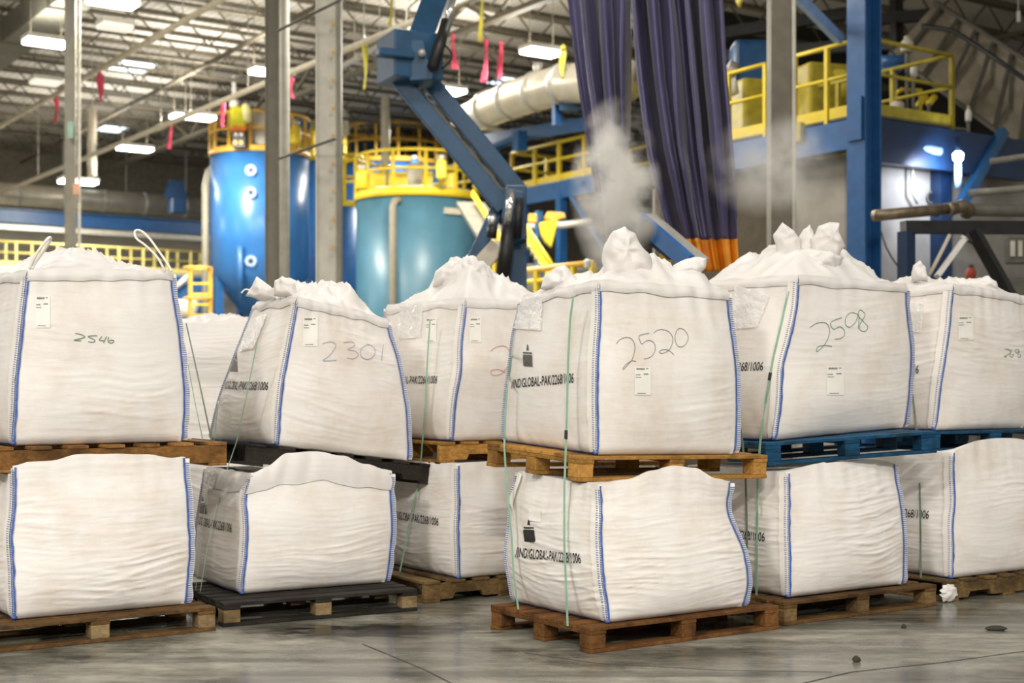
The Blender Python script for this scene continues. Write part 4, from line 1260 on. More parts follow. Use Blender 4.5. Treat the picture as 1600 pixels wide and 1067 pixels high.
obj('downpipe', MB().tube([b + V((.17, 0, .1)), b + V((.17, 0, 9.8))], 0.078, 14), M['lightgrey'], r, smooth=True, label='pale round pipe beside the column')
r, b = column('pale wide flange column right of the blue tank', 511, 35, 18, M['lightgrey'], kind='H', yaw=math.radians(8))
obj('flange', MB().box(b + V((0.155, 0.05, 4.95)), 0.05, 0.22, 9.9), M['grey'], r, label='darker side flange')
for i in range(9):
    obj('bolt', MB().tube([b + V((.09, -.09, 3.2 + i * .35)), b + V((.09, -.12, 3.2 + i * .35))], .022, 8), M['orangey'], r)
r, b = column('broad brown grey column right of the purple curtain', 1217, 34, 17, M['olive'], kind='box', yaw=math.radians(4))
obj('conduit', MB().tube([b + V((.16, -.08, .1)), b + V((.16, -.08, 9.6))], 0.028, 10), M['lightgrey'], r, smooth=True, label='pale conduit on the right side')
# thin tie rods between the columns
def rod(label, a, b_, r=0.018, m=None):
    tag(obj('tie_rod', MB().tube([P(*a), P(*b_)], r, 8), m or M['darkgrey'], smooth=True), label, 'tie rod')
rod('thin dark tie rod low between the two middle columns', (436, 248, 17.9), (524, 217, 17.45))
rod('thin dark tie rod high between the two middle columns, near the top edge', (434, 48, 17.9), (533, 0, 17.45))

a_ = P(-60, 118, 36); b_ = along(a_, -W, 150)
t = thing('air_duct', 'dark grey rectangular air duct under the roof at the top left corner', 'duct', a_)
obj('duct_run', MB().bar(a_, b_, .75, .55), M['darkgrey'], t, bevel=.02)
for i in range(3):
    c = a_ + (b_ - a_) * (i + .5) / 3; d = (b_ - a_).normalized()
    obj('joint_flange', MB().bar(c - d * .03, c + d * .03, .85, .65), M['darkgrey'], t)
    obj('hanger_rod', MB().tube([c + UP * .25, V((c.x, c.y, ROOF - .5))], .012, 6), M['joist'], t)
# ------------------------------------------------------------ ducts and beams at far left
mb = MB(); c = P(-60, 300, 47.5)
def run(px0, py0, Y0, px1):
    a = P(px0, py0, Y0); return a, along(a, U, px1)
a_, b_ = run(-80, 296, 45.5, 318)
t = thing('ventilation_duct', 'long silver duct along the far wall at left', 'duct', a_)
obj('duct_run', MB().tube([a_, b_], 0.36, 24), M['silver'], t, smooth=True)
for i in range(6):
    p = a_ + (b_ - a_) * (i + .5) / 6; d = (b_ - a_).normalized()
    obj('joint_band', MB().tube([p - d * .05, p + d * .05], 0.385, 24), M['galv'], t, smooth=True)
for i in range(4):
    p = a_ + (b_ - a_) * (i + .7) / 4
    obj('hanger_rod', MB().tube([p + UP * .3, V((p.x, p.y, ROOF - .7))], .02, 6), M['galv'], t)
a_, b_ = run(-80, 331, 44.5, 335)
t = thing('crane_beam', 'long blue runway beam across the far left wall', 'beam', a_)
obj('web', MB().bar(a_, b_, 0.03, 0.42), M['blue'], t)
for s in (-1, 1):
    obj('flange', MB().bar(a_ + UP * s * .21, b_ + UP * s * .21, 0.30, 0.03), M['blue'], t)
c = P(277, 322, 44.2)
obj('trolley', MB().box(c, .5, .4, .5, U, W, UP), M['deepblue'], t, bevel=.05)
obj('hook_block', MB().prism([c + U * -.2 + UP * .8, c + U * .2 + UP * .8, c + U * .35 + UP * .25, c - U * .35 + UP * .25], W * .3), M['deepblue'], t)
a_, b_ = run(-80, 349, 44.0, 330)
tag(obj('cladding_rail', MB().bar(a_, b_, .1, .16), M['galv']), 'pale grey rail just under the blue runway beam', 'beam')

def railing(parent, a, b, h=1.07, n=4, m=None, toe=True, r=0.035, ends=False):
    m = m or M['yellow']
    a = V(a); b = V(b)
    rl = obj('railing', MB().tube([a + UP * h, b + UP * h], r, 8), m, parent, smooth=True)
    obj('mid_rail', MB().tube([a + UP * h * .55, b + UP * h * .55], r * .85, 8), m, rl, smooth=True)
    for i in range(n + 1):
        p = a + (b - a) * i / n
        obj('post', MB().bar(p - UP * .12, p + UP * h, r * 1.9, r * 1.9, up=U), m, rl)
    if toe: obj('toe_board', MB().bar(a + UP * .08, b + UP * .08, .012, .16), m, rl)
    return rl

a_, b_ = run(-60, 412, 43.0, 334)
t = thing('walkway', 'far raised walkway with pale yellow railings across the left side', 'walkway', a_)
obj('deck', MB().bar(a_ - UP * .05 + W * .6, b_ - UP * .05 + W * .6, 1.2, .1), M['galv'], t)
obj('edge_beam', MB().bar(a_ - UP * .3, b_ - UP * .3, .12, .40), M['blue'], t)
railing(t, a_, b_, .75, 10, M['paleyellow'])
railing(t, a_ + W * 1.2 + UP * .1, b_ + W * 1.2 + UP * .1, .75, 10, M['paleyellow'])
for i in range(4):
    p = a_ + (b_ - a_) * (i + .8) / 4.2
    obj('leg', MB().bar(V((p.x, p.y, 0)), V((p.x, p.y, p.z - .4)), .2, .2, up=U), M['blue'], t)
# caged ladder beside the blue tank
q = P(313, 495, 38.0)
t = thing('caged_ladder', 'yellow caged ladder at the left foot of the blue tank', 'ladder', V((q.x, q.y, 0)))
for sx in (-.27, .27):
    obj('side_rail', MB().bar(V((q.x + sx, q.y, 0)), V((q.x + sx, q.y, 4.6)), .09, .09, up=U), M['orangey'], t)
for i in range(8):
    z = 3.2 + i * .28 - 1.0
    obj('rung', MB().bar(V((q.x - .27, q.y, z)), V((q.x + .27, q.y, z)), .05, .05), M['yellow'], t)
for z in (2.9, 3.75, 4.55):
    obj('cage_hoop', MB().ring(V((q.x, q.y - .3, z)), .36, .03, 24, 6), M['orangey'], t, smooth=True)
q = P(292, 470, 41.5)
t = thing('pump_skid', 'blue machine skid low behind the ladder at left', 'machine', V((q.x, q.y, 0)))
obj('body', MB().box(V((q.x, q.y, 2.2)), 1.6, 1.2, 4.4), M['blue'], t, bevel=.08)
obj('motor', MB().tube([V((q.x - .4, q.y - .9, 3.6)), V((q.x + .5, q.y - .9, 3.6))], .3, 16), M['lightgrey'], t, smooth=True)
obj('pipe', MB().tube([V((q.x - .2, q.y - .75, 0.2)), V((q.x - .2, q.y - .75, 4.2)), V((q.x + .3, q.y - .75, 4.6))], .1, 10), M['galv'], t, smooth=True)
# thin standing pipe between walkway and tank
t = obj('standing_pipe', MB().tube([V((P(321, 600, 39.5).x, 39.5, 0)), P(321, 290, 39.5), P(326, 268, 39.8), P(332, 262, 40.3)], .10, 12), M['grey'], smooth=True)
tag(t, 'pale grey standing pipe bending over at the left side of the blue tank', 'pipe')

# ------------------------------------------------------------ tanks
def tank(label, cx, wpx, top, Y, m, railm, rh=1.05, zb=0.0, cone=None, posts=14, name='storage_tank', rails=True, rimh=.14):
    c = P(cx, 600, Y); R = wpx / 2 / F * Y; zt = P(cx, top, Y).z
    c.z = 0
    r = thing(name, label, 'tank', V((c.x, c.y, 0)))
    pr = [(R, zb), (R, zt - .02)]
    if cone: pr = [(R * .25, cone - R * .9), (R, cone), (R, zt - .02)]
    obj('shell', MB().lathe(c, pr + [(R * .2, zt + .05)], 64), m, r, smooth=False).data.polygons.foreach_set('use_smooth', [True] * (64 * (len(pr))) + [False] * 2)
    obj('rim_band', MB().lathe(c, [(R * 1.02, zt - rimh), (R * 1.035, zt - rimh), (R * 1.035, zt + .02), (R * 1.02, zt + .02)], 64, cap=False), railm, r, smooth=True)
    if cone:
        for k in range(4):
            a = math.radians(35 + 90 * k); p = c + V((math.cos(a), math.sin(a), 0)) * R * .9
            obj('leg', MB().bar(p, p + UP * (cone + .3), .2, .2, up=U), M['blue'], r)
    if rails:
        g = obj('guard_rail', MB().ring(c + UP * (zt + rh), R * 1.0, .045, 64, 8), railm, r, smooth=True)
        obj('mid_rail', MB().ring(c + UP * (zt + rh * .52), R * 1.0, .04, 64, 8), railm, g, smooth=True)
        for k in range(posts):
            a = 2 * math.pi * k / posts + .2; p = c + V((math.cos(a), math.sin(a), 0)) * R
            obj('post', MB().bar(p + UP * zt, p + UP * (zt + rh), .07, .07, up=U), railm, g)
    return r, c, R, zt
t, c, R, zt = tank('tall blue tank with cone bottom, left, behind the olive column', 406, 152, 240, 40, M['tankblue'], M['orangey'], rh=.95, cone=P(0, 432, 40).z)
def flange(parent, px, py, Yc, rr, m):
    q = P(px, py, Yc)
    f = obj('flange', MB().tube([q + V((0, .25, 0)), q], rr, 24), m, parent, smooth=False)
    for k in range(8):
        a = 2 * math.pi * k / 8
        p = q + V((math.cos(a) * rr * .72, -.01, math.sin(a) * rr * .72))
        obj('bolt', MB().tube([p, p + V((0, -.05, 0))], rr * .13, 8), M['white'], f)
    obj('bore', MB().tube([q + V((0, .02, 0)), q + V((0, -.012, 0))], rr * .4, 16), M['deepblue'], f)
M['flangeblue'] = mat('pale_flange_blue', (0.25, 0.40, 0.66), 0.35)
for py in (266, 301, 408): flange(t, 392, py, 40 - R - .04, .16, M['flangeblue'])
obj('side_pipe', MB().tube([P(376, 384, 40 - R - .05), P(376, 470, 40 - R - .05)], .09, 10), M['blue'], t, smooth=True)
obj('lid_hatch', MB().lathe(V((c.x + .3, c.y - .5, zt)), [(.3, 0), (.3, .5), (.2, .6)], 20), M['silver'], t, smooth=True)
obj('gearbox', MB().box(V((c.x + .15, c.y - .9, zt + .55)), .7, .5, 1.0), M['galv'], t, bevel=.05)
obj('cross_beam', MB().bar(V((c.x + .1, c.y - .6, zt + 1.0)), V((c.x + 1.3, c.y + .3, zt + .8)), .3, .2), M['tankblue'], t)
# hoist with hi-vis cover hanging over it
q = P(372, 185, 38.4)
t = thing('chain_hoist', 'yellow hoist body with orange base hanging over the blue tank', 'hoist', P(372, 205, 38.4))
obj('body', MB().box(q, .42, .36, .60, V((.96, .28, 0)), V((-.28, .96, 0)), UP), mat('lime_yellow', (0.66, 0.62, 0.02), 0.5), t, bevel=.08)
obj('base', MB().box(P(373, 201, 38.4), .40, .34, .16, V((.96, .28, 0)), V((-.28, .96, 0)), UP), mat('hoist_orange', (0.82, 0.22, 0.03), 0.5), t, bevel=.03)
obj('side_cover', MB().lathe(P(384, 193, 38.4), [(.04, 0), (.15, .08), (.16, .35), (.1, .5), (.02, .55)], 16), mat('pale_lemon', (0.86, 0.82, 0.42), 0.5), t, smooth=True)
obj('strap', MB().bar(P(366, 165, 38.4), V((P(365, 100, 38.4).x, 38.4, ROOF - .5)), .12, .06, up=U), M['white'], t, label='white hanging strap')
obj('hook_block', MB().tube([P(366, 168, 38.4), P(366, 158, 38.4)], .13, 12), M['white'], t, smooth=True)
q = P(375, 217, 38.5)
t = thing('control_cabinet', 'small black box with round lamps on top of the blue tank', 'control box', P(375, 233, 38.5))
obj('case', MB().box(q, .36, .25, .52), M['black'], t, bevel=.02)
for dx, dz, mm in ((-.08, .1, 'white'), (.06, .1, 'galv'), (.06, -.12, 'orangey'), (-.1, -.12, 'orangey')):
    obj('indicator', MB().tube([q + V((dx, -.13, dz)), q + V((dx, -.16, dz))], .055, 12), M[mm], t)
# teal tank
t, c, R, zt = tank('wide teal tank with yellow rim, centre', 652, 190, 306, 38.5, M['teal'], M['yellow'], rh=1.0, posts=12, rimh=.2)
obj('riser_pipe', MB().tube([V((P(611, 0, 36).x, c.y - R - .1, .2)), P(614, 322, c.y - R - .1), P(617, 314, c.y - R - .1), P(626, 312, c.y - R + .1)], .10, 12), M['grey'], t, smooth=True)
obj('name_plate', MB().box(P(707, 330, c.y - R * .80), .50, .06, .16, V((.8, .6, 0)), V((-.6, .8, 0)), UP), M['pipe'], t)
obj('top_platform', MB().lathe(c, [(R * .95, zt + .02), (R * .95, zt + .08)], 48), M['galv'], t)
obj('drive_motor', MB().lathe(V((c.x, c.y, zt + .08)), [(.3, 0), (.3, .7), (.18, .8)], 20), M['lightgrey'], t, smooth=True)
for px, w_ in ((590, .42), (622, .5), (668, .3), (700, .35)):
    p = P(px, 285, c.y - R * .7)
    obj('gate_panel', MB().box(p, w_, .05, .55), M['yellow'], t)
# tanks behind
tank('far blue tank with orange railing, behind the teal tank', 612, 172, 258, 47, M['tankblue'], M['orangey'], rh=1.1, posts=16)
tank('farthest blue tank, peeking out above the orange railings behind the teal tank', 600, 190, 226, 53.5 - 2.2, M['blue'], M['orangey'], rh=.85, posts=16)
tank('narrow dark blue tank between the blue tank and the pale column', 500, 78, 250, 44, M['blue'], M['yellow'], rh=1.0, posts=10)
tank('dark blue tank just right of the pale column, left of the teal tank', 536, 60, 318, 41.5, M['blue'], M['yellow'], rh=1.35, posts=8)
# drums and valves on the far platforms: countable small machines
for i, (px, py, Y, mm, lab) in enumerate((
        (648, 262, 45.0, 'tankblue', 'blue cylindrical mixer drive on the far tank top'),
        (566, 284, 36.3, 'yellow', 'yellow gearbox on the rim at the left of the teal tank'),
        (690, 268, 36.6, 'lemon', 'lemon yellow upright cap on the teal tank railing'),
        (462, 212, 38.6, 'yellow', 'yellow upright motor on the blue tank right of the olive column'),
        (487, 215, 43.0, 'yellow', 'yellow upright motor left of the pale column'))):
    q = P(px, py, Y); base = P(px, py + 12, Y)
    t = thing('mixer_motor', lab, 'motor', base)
    obj('casing', MB().lathe(base, [(.12, 0), (.15, .05), (.15, .40), (.10, .5)], 16), M[mm], t, smooth=True)
    obj('fan_cap', MB().lathe(base + UP * .5, [(.09, 0), (.11, .02), (.11, .10), (.05, .14)], 16), M['galv'], t, smooth=True)
for i, (px, py0, py1, Y, rr, mm, lab) in enumerate((
        (602, 150, 290, 40.7, .13, 'lightgrey', 'pale vertical vent pipe rising behind the teal tank railing'),
        (541, 150, 210, 44, .10, 'white', 'short white vent pipe right of the pale column'),
        (402, 118, 195, 45, .09, 'white', 'white vent pipe above the blue tank, left one of two'),
        (410, 118, 195, 45.6, .07, 'lightgrey', 'pale vent pipe above the blue tank, right one of two'),
        (144, 170, 275, 42, .14, 'pipe', 'cream vertical pipe right of the left column'))):
    tag(obj('vent_pipe', MB().tube([P(px, py1, Y), P(px, py0, Y)], rr, 12), M[mm], smooth=True), lab, 'pipe')
q = P(548, 137, 43)
t = thing('round_sensor', 'two pale round sensor heads right of the pale column', 'sensor', P(547, 150, 43))
for py in (137, 146): obj('head', MB().tube([P(547, py, 43), P(547, py, 42.9)], .08, 14), M['white'], t)
obj('bracket', MB().bar(P(548, 134, 43.05), P(548, 150, 43.05), .05, .05, up=U), M['galv'], t)

# ------------------------------------------------------------ the articulated boom lift
Yl = 17.0
q = P(800, 600, Yl); base = V((q.x, q.y, 0))
t = thing('boom_lift', 'blue articulated boom lift with raised elbow, centre, behind the bags', 'boom lift', base)
lb = M['liftblue']
def bar_px(name, a, b, w, h, m, Y0=Yl, Y1=Yl, parent=None, bevel=.012, label=None):
    return obj(name, MB().bar(P(a[0], a[1], Y0), P(b[0], b[1], Y1), w, h, up=V((0, -1, 0))), m, parent or t, bevel=bevel, label=label)
# lower parallel arms
bar_px('lower_arm', (622, 122), (788, 326), .20, .235, lb, Yl + .05, Yl + .05)
bar_px('lower_arm', (662, 116), (812, 300), .20, .25, lb, Yl + .3, Yl + .3)
# elbow box
e = P(640, 96, Yl)
ax = V((.90, .43, 0)).normalized(); ay = V((-ax.y, ax.x, 0))
eb = obj('elbow_box', MB().box(P(640, 94, Yl), .62, .62, .56, ax, ay, UP), lb, t, bevel=.02)
obj('elbow_shelf', MB().box(P(617, 84, Yl - .40), .44, .16, .10, ax, ay, UP), lb, eb, bevel=.02)
obj('elbow_gusset', MB().prism([P(640, 62, Yl - .32), P(662, 62, Yl - .32), P(668, 92, Yl - .32), P(678, 112, Yl - .32), P(676, 124, Yl - .32), P(640, 126, Yl - .32)], V((0, .5, 0))), lb, eb, bevel=.01)
obj('pivot_pin', MB().tube([P(659, 83, Yl - .40), P(659, 83, Yl + .2)], .045, 14), M['galv'], eb, smooth=True)
# upper boom going out of the top of the picture
bar_px('upper_boom', (655, 74), (704, -60), .30, .34, lb, Yl, Yl + 1.0)
bar_px('boom_extension', (700, -50), (745, -170), .22, .26, lb, Yl + .95, Yl + 1.9)
cy = obj('lift_cylinder', MB().tube([P(676, 106, Yl - .45), P(698, 34, Yl - .2)], .07, 14), M['black'], t, smooth=True)
obj('piston_rod', MB().tube([P(698, 34, Yl - .2), P(712, -12, Yl)], .038, 12), M['chrome'], cy, smooth=True)
hs = []
for i in range(13):
    k = i / 12; hs.append(P(690 + 16 * math.sin(k * math.pi), 66 + 42 * k, Yl - .3))
obj('hydraulic_hose', MB().tube(hs, .014, 8), M['black'], t, smooth=True)
hs = [P(648 + 150 * i / 20 + 3 * math.sin(i * 1.7), 132 + 178 * i / 20, Yl + .4) for i in range(21)]
obj('hydraulic_hose', MB().tube(hs, .03, 8), M['pipe'], t, smooth=True)
# riser, turret, cylinders
bar_px('riser', (806, 292), (806, 470), .26, .30, lb)
bar_px('riser_brace', (790, 300), (720, 450), .16, .2, lb, Yl + .2, Yl + .2)
bar_px('tilt_plate', (742, 424), (778, 384), .20, .08, M['pipe'], Yl - .4, Yl - .4)
obj('yoke', MB().prism([P(788, 292, Yl - .3), P(818, 300, Yl - .3), P(824, 372, Yl - .3), P(800, 382, Yl - .3), P(784, 340, Yl - .3)], V((0, .6, 0))), lb, t, bevel=.01)
c1 = obj('cylinder', MB().tube([P(785, 440, Yl - .5), P(795, 352, Yl - .5)], .085, 14), M['black'], t, smooth=True)
obj('piston_rod', MB().tube([P(794, 354, Yl - .5), P(799, 297, Yl - .5)], .05, 12), M['chrome'], c1, smooth=True)
c2 = obj('cylinder', MB().tube([P(768, 372, Yl - .5), P(770, 352, Yl - .5)], .06, 14), M['black'], t, smooth=True)
obj('piston_rod', MB().tube([P(769, 354, Yl - .5), P(769, 335, Yl - .5)], .045, 12), M['chrome'], c2, smooth=True)
obj('cylinder', MB().tube([P(812, 310, Yl - .5), P(808, 372, Yl - .5)], .05, 14), M['black'], t, smooth=True)
obj('turret', MB().box(base + UP * 1.15 + V((.1, .3, 0)), 1.7, 2.6, 1.3), lb, t, bevel=.06)
obj('chassis', MB().box(base + UP * .55 + V((.1, .3, 0)), 2.2, 3.6, .5), M['black'], t, bevel=.05)
for sx in (-1, 1):
    for sy in (-1, 1):
        p = base + V((.1 + sx * 1.0, .3 + sy * 1.3, .45))
        obj('wheel', MB().tube([p - V((.17, 0, 0)), p + V((.17, 0, 0))], .45, 28), M['black'], t, bevel=.03)

# ------------------------------------------------------------ silver duct at centre right
pts = [P(722, 186, 28.5), P(742, 182, 27.5), P(765, 170, 26.8), P(800, 156, 26), P(840, 143, 25.2), P(880, 132, 24.5), P(930, 128, 24), P(985, 126, 23.5)]
t = thing('exhaust_duct', 'fat silver duct rising behind the purple curtain, right of the lift', 'duct', pts[3])
obj('duct_run', MB().tube(pts, [.24, .30, .33, .34, .34, .34, .34, .34], 28), M['silver'], t, smooth=True)
for i in (2, 3, 4, 5):
    p = pts[i]; d = (pts[i + 1] - pts[i - 1]).normalized()
    obj('joint_band', MB().tube([p - d * .04, p + d * .04], .365, 28), M['galv'], t, smooth=True)
obj('support_post', MB().bar(P(870, 128, 24.6), P(871, 196, 24.6), .10, .16, up=U), M['blue'], t)
obj('support_gusset', MB().prism([P(874, 134, 24.4), P(905, 150, 24.4), P(905, 172, 24.4), P(874, 172, 24.4)], V((0, .2, 0))), M['liftblue'], t)
obj('valve_stub', MB().tube([pts[4] + UP * .3, pts[4] + UP * .5], .08, 12), M['galv'], t, smooth=True)

# ------------------------------------------------------------ left walkway with yellow rail, behind the curtain
a_ = P(800, 296, 40); b_ = along(a_, -W, 955)
t = thing('mezzanine', 'raised blue platform with yellow railing, left of the purple curtain', 'platform', a_)
obj('deck', MB().bar(a_ + U * 1.2, b_ + U * 1.2, 2.4, .08), M['galv'], t)
obj('edge_beam', MB().bar(a_ - UP * .28, b_ - UP * .28, .14, .46), M['blue'], t)
railing(t, a_, b_, 1.02, 4, r=.05)
railing(t, a_ + U * 2.4, b_ + U * 2.4, 1.02, 4, r=.05)
rl = railing(t, a_, a_ + U * 2.4, 1.02, 2, r=.05)
for s in (.12, .52, .98):
    p = a_ + (b_ - a_) * s
    obj('leg', MB().bar(V((p.x, p.y, 0)), V((p.x, p.y, p.z - .4)), .22, .22, up=U), M['blue'], t)
p = a_ + (b_ - a_) * .98
obj('knee_brace', MB().bar(p - UP * 2.2, p - (b_ - a_).normalized() * 1.6 - UP * .5, .12, .12, up=U), M['blue'], t)
a2 = P(700, 190, 42); b2 = P(930, 196, 36)
t2 = thing('roof_beam', 'blue beam and pale rail high behind the lift arms', 'beam', P(860, 210, 40))
obj('beam', MB().bar(P(740, 222, 41), P(925, 192, 36), .14, .34), M['blue'], t2)
obj('pale_rail', MB().bar(P(742, 198, 41), P(800, 208, 40), .1, .14), M['pipe'], t2)
obj('bright_panel', MB().bar(P(770, 232, 39.5), P(812, 214, 38.5), .3, .12), M['tankblue'], t2)
obj('post', MB().bar(P(812, 205, 38), P(812, 236, 38), .28, .28, up=U), M['blue'], t2)
# hopper, stair and low rail under it
q = P(856, 355, 33)
t = thing('hopper', 'yellow funnel hopper under the platform, left of the steam', 'hopper', P(860, 385, 33))
obj('funnel', MB().prism([P(842, 348, 33), P(873, 342, 33), P(862, 386, 33), P(852, 378, 33), P(845, 366, 33)], V((0, .4, 0))), M['yellow'], t, bevel=.02)
obj('hood', MB().prism([P(850, 340, 33), P(856, 330, 33), P(882, 332, 33), P(884, 340, 33), P(862, 346, 33)], V((0, .4, 0))), M['orangey'], t, bevel=.02)
obj('leg', MB().bar(P(842, 330, 33.5), V((P(842, 0, 33.5).x, 33.5, 0)), .14, .14, up=U), M['blue'], t)
obj('motor', MB().box(P(832, 342, 33.2), .2, .3, .22), M['orangey'], t, bevel=.03)
tag(obj('feed_pipe', MB().tube([P(815, 356, 34.5), P(850, 352, 34.5), P(880, 352, 34.2), P(925, 346, 34)], .09, 12), M['galv'], smooth=True), 'grey pipe level behind the yellow hopper', 'pipe')
t = thing('stairway', 'yellow stair with handrails going down behind the hopper', 'stairs', V((P(845, 0, 31).x, 31, 0)))
for dy in (0, .8):
    obj('stringer', MB().bar(P(822, 366, 31 + dy), P(868, 440, 30 + dy), .06, .2), M['yellow'], t)
    obj('handrail', MB().tube([P(822, 352, 31 + dy), P(870, 424, 30 + dy)], .04, 8), M['yellow'], t, smooth=True)
for i in range(9):
    k = i / 8; p = P(822 + 46 * k, 366 + 74 * k, 31 - k)
    obj('tread', MB().box(p + V((0, .4, 0)), .28, .75, .04), M['galv'], t)
t = thing('guard_fence', 'yellow guard rail low in front of the hopper, left of the standing spout', 'railing', V((P(870, 0, 24).x, 24, 0)))
a_ = P(812, 424, 25); b_ = along(a_, -W, 926)
obj('top_rail', MB().tube([a_, b_], .055, 8), M['orangey'], t, smooth=True)
obj('mid_rail', MB().tube([a_ - UP * .2, b_ - UP * .2], .045, 8), M['yellow'], t, smooth=True)
for i in range(5):
    p = a_ + (b_ - a_) * i / 4
    obj('post', MB().bar(V((p.x, p.y, 0)), p, .09, .09, up=U), M['yellow'], t)
obj('cap', MB().lathe(P(918, 418, 22.4), [(.05, 0), (.06, .1), (.02, .14)], 10), M['white'], t)
# yellow sloping conveyor edge down the right of the teal tank
t = thing('inclined_conveyor', 'yellow edged conveyor sloping down at the right side of the teal tank', 'conveyor', P(785, 385, 33))
for dy in (0, .7):
    obj('side_beam', MB().bar(P(738, 302, 34 + dy), P(792, 388, 31 + dy), .06, .12), M['yellow'], t)
obj('bed', MB().bar(P(735, 318, 34.3), P(785, 396, 31.3), .7, .08), M['darkgrey'], t)
obj('leg', MB().bar(P(775, 372, 32), V((P(775, 0, 32).x, 32, 0)), .14, .14, up=U), M['yellow'], t)
q = P(770, 400, 35.2)
t = thing('crusher_housing', 'dark machine housing low between teal tank and hopper', 'machine', V((q.x, q.y, 0)))
obj('body', MB().box(V((q.x + .9, q.y + 1.0, 1.9)), 1.7, 1.4, 3.8), M['deepblue'], t, bevel=.05)
obj('hood', MB().prism([V((q.x + .1, q.y + .4, 3.8)), V((q.x + 1.7, q.y + .4, 3.8)), V((q.x + 1.3, q.y + .5, 4.5)), V((q.x + .4, q.y + .5, 4.5))], V((0, 1.1, 0))), M['darkgrey'], t)
q = P(905, 380, 37)
t = thing('conveyor_machine', 'dark blue grey machine under the raised platform, left of the steam', 'machine', V((q.x, q.y, 0)))
obj('body', MB().box(V((q.x + .9, q.y + 3.1, 2.4)), 2.0, 1.6, 4.8), M['deepblue'], t, bevel=.05)
obj('roller', MB().tube([V((q.x - .05, q.y + 2.1, 4.4)), V((q.x + 1.85, q.y + 2.1, 4.4))], .3, 16), M['darkgrey'], t, smooth=True)

# ------------------------------------------------------------ right hand platform
cor = P(1350, 176, 20.2)
DK = cor.z
lft = along(cor, W, 1085); rgt = along(cor, U, 1512)
t = thing('mezzanine', 'blue steel platform with yellow railings at upper right, around the blue column', 'platform', V((cor.x, cor.y, 0)))
wl = (lft - cor).length; wr_ = (rgt - cor).length
obj('deck', MB().prism([cor + UP * -.03, rgt + UP * -.03, rgt + W * wl - UP * .03, lft - UP * .03], UP * .03), M['darkgrey'], t)
obj('edge_beam', MB().bar(cor - UP * .28, lft - UP * .28, .16, .42), M['blue'], t)
obj('edge_beam', MB().bar(cor - UP * .38, along(cor, U, 1600) - UP * .38, .16, .62), M['deepblue'], t)
g1 = along(cor, W, 1322); g2 = along(cor, W, 1242); g3 = along(cor, W, 1196)
railing(t, along(cor, W, 1345) , g2, 1.06, 2, r=.034)
railing(t, g3, lft, 1.06, 2, r=.034)
railing(t, cor + U * .12, along(cor, U, 1487), 1.06, 1, M['dullyellow'], r=.034)
railing(t, along(cor, U, 1487), along(cor, U, 1487) + W * 3.4, 1.06, 3, M['dullyellow'], r=.034)
q = along(cor, W, 1338)
obj('rail_end_loop', MB().tube([q + UP * 1.06, q - W * .0 + UP * 1.06 + V((.05, 0, -.04)), q + V((.07, 0, .95)), q + V((.07, 0, .68)), q + V((.03, 0, .60)), q + UP * .58], .034, 8), M['yellow'], t, smooth=True)
q = along(cor, W, 1250)
obj('bracket', MB().box(q - UP * .12 - U * .1, .1, .3, .28, U, W, UP), M['dullyellow'], t)
# column of the platform
cc = P(1350, 600, 19.7); cc.z = 0
cl = obj('column', MB().box(cc + UP * 5, .022, .30, 10, W, U, UP), M['blue'], t)
ax = W; ay = U
for s in (-1, 1):
    obj('flange', MB().box(cc + ay * s * .15 + UP * 5, .33, .03, 10, ax, ay, UP), M['blue'], cl)
obj('splice_plate', MB().box(cc + UP * DK - ay * .19 - UP * .2, .26, .03, .6, ax, ay, UP), M['blue'], cl)
p2 = along(cor, U, 1480); 
obj('leg', MB().bar(V((p2.x, p2.y + .3, 0)), V((p2.x, p2.y + .3, DK - .5)), .20, .26, up=U), M['deepblue'], t)
obj('knee_brace', MB().bar(P(1500, 322, p2.y), P(1568, 205, p2.y + .6), .14, .14, up=U), M['liftblue'], t)
obj('under_tube', MB().tube([P(1383, 226, 20.6), P(1468, 236, 21.0)], .075, 12), M['flangeblue'], t, smooth=True)
# bluish work lamp under the platform
q = P(1497, 243, 20.7)
tl = thing('work_light', 'small bluish work lamp glowing under the right platform', 'lamp', q)
obj('bulb', MB().lathe(q - UP * .10, [(.03, 0), (.07, .04), (.08, .12), (.04, .16)], 16), M['coolglow'], tl, smooth=True)
obj('stem', MB().tube([q - UP * .12, q - UP * .48], .05, 12), M['flangeblue'], tl, smooth=True)
obj('bracket', MB().bar(q + UP * .1, q + UP * .28, .06, .06, up=U), M['deepblue'], tl)
area_light('work_lamp_light', q + V((-.15, -.20, -.16)), 38, .3, .3, (0.72, 0.80, 1.0), (math.radians(62), 0, 0))
# long bluish light on the outside beam
# machines on the platform
def onplat(px, py, Y): return P(px, py, Y)
q = onplat(1283, 140, 24)
tm = thing('gearbox_housing', 'large dull yellow housing behind the railing, right of the brown grey column', 'machine', P(1283, 172, 24))
zt = q.z + .36; obj('casing', MB().box(V((q.x, q.y, (zt + DK) / 2)), .95, .9, zt - DK, V((.95, .3, 0)), V((-.3, .95, 0)), UP), M['dullyellow'], tm, bevel=.06)
obj('end_cover', MB().tube([P(1306, 140, 23.6), P(1322, 138, 23.8)], .33, 20), M['dullyellow'], tm, smooth=True)
q = onplat(1180, 160, 25)
tm = thing('gearbox_housing', 'dull yellow housing on the right platform, between the curtain and the brown grey column', 'machine', P(1180, 190, 25))
zt = q.z + .33; obj('casing', MB().box(V((q.x, q.y, (zt + DK) / 2)), .9, .9, zt - DK, V((.95, .3, 0)), V((-.3, .95, 0)), UP), M['dullyellow'], tm, bevel=.06)
obj('white_valve', MB().lathe(P(1143, 150, 24.4), [(.05, 0), (.13, .05), (.1, .25), (.03, .3)], 14), M['white'], tm, smooth=True)
q = onplat(1172, 98, 27)
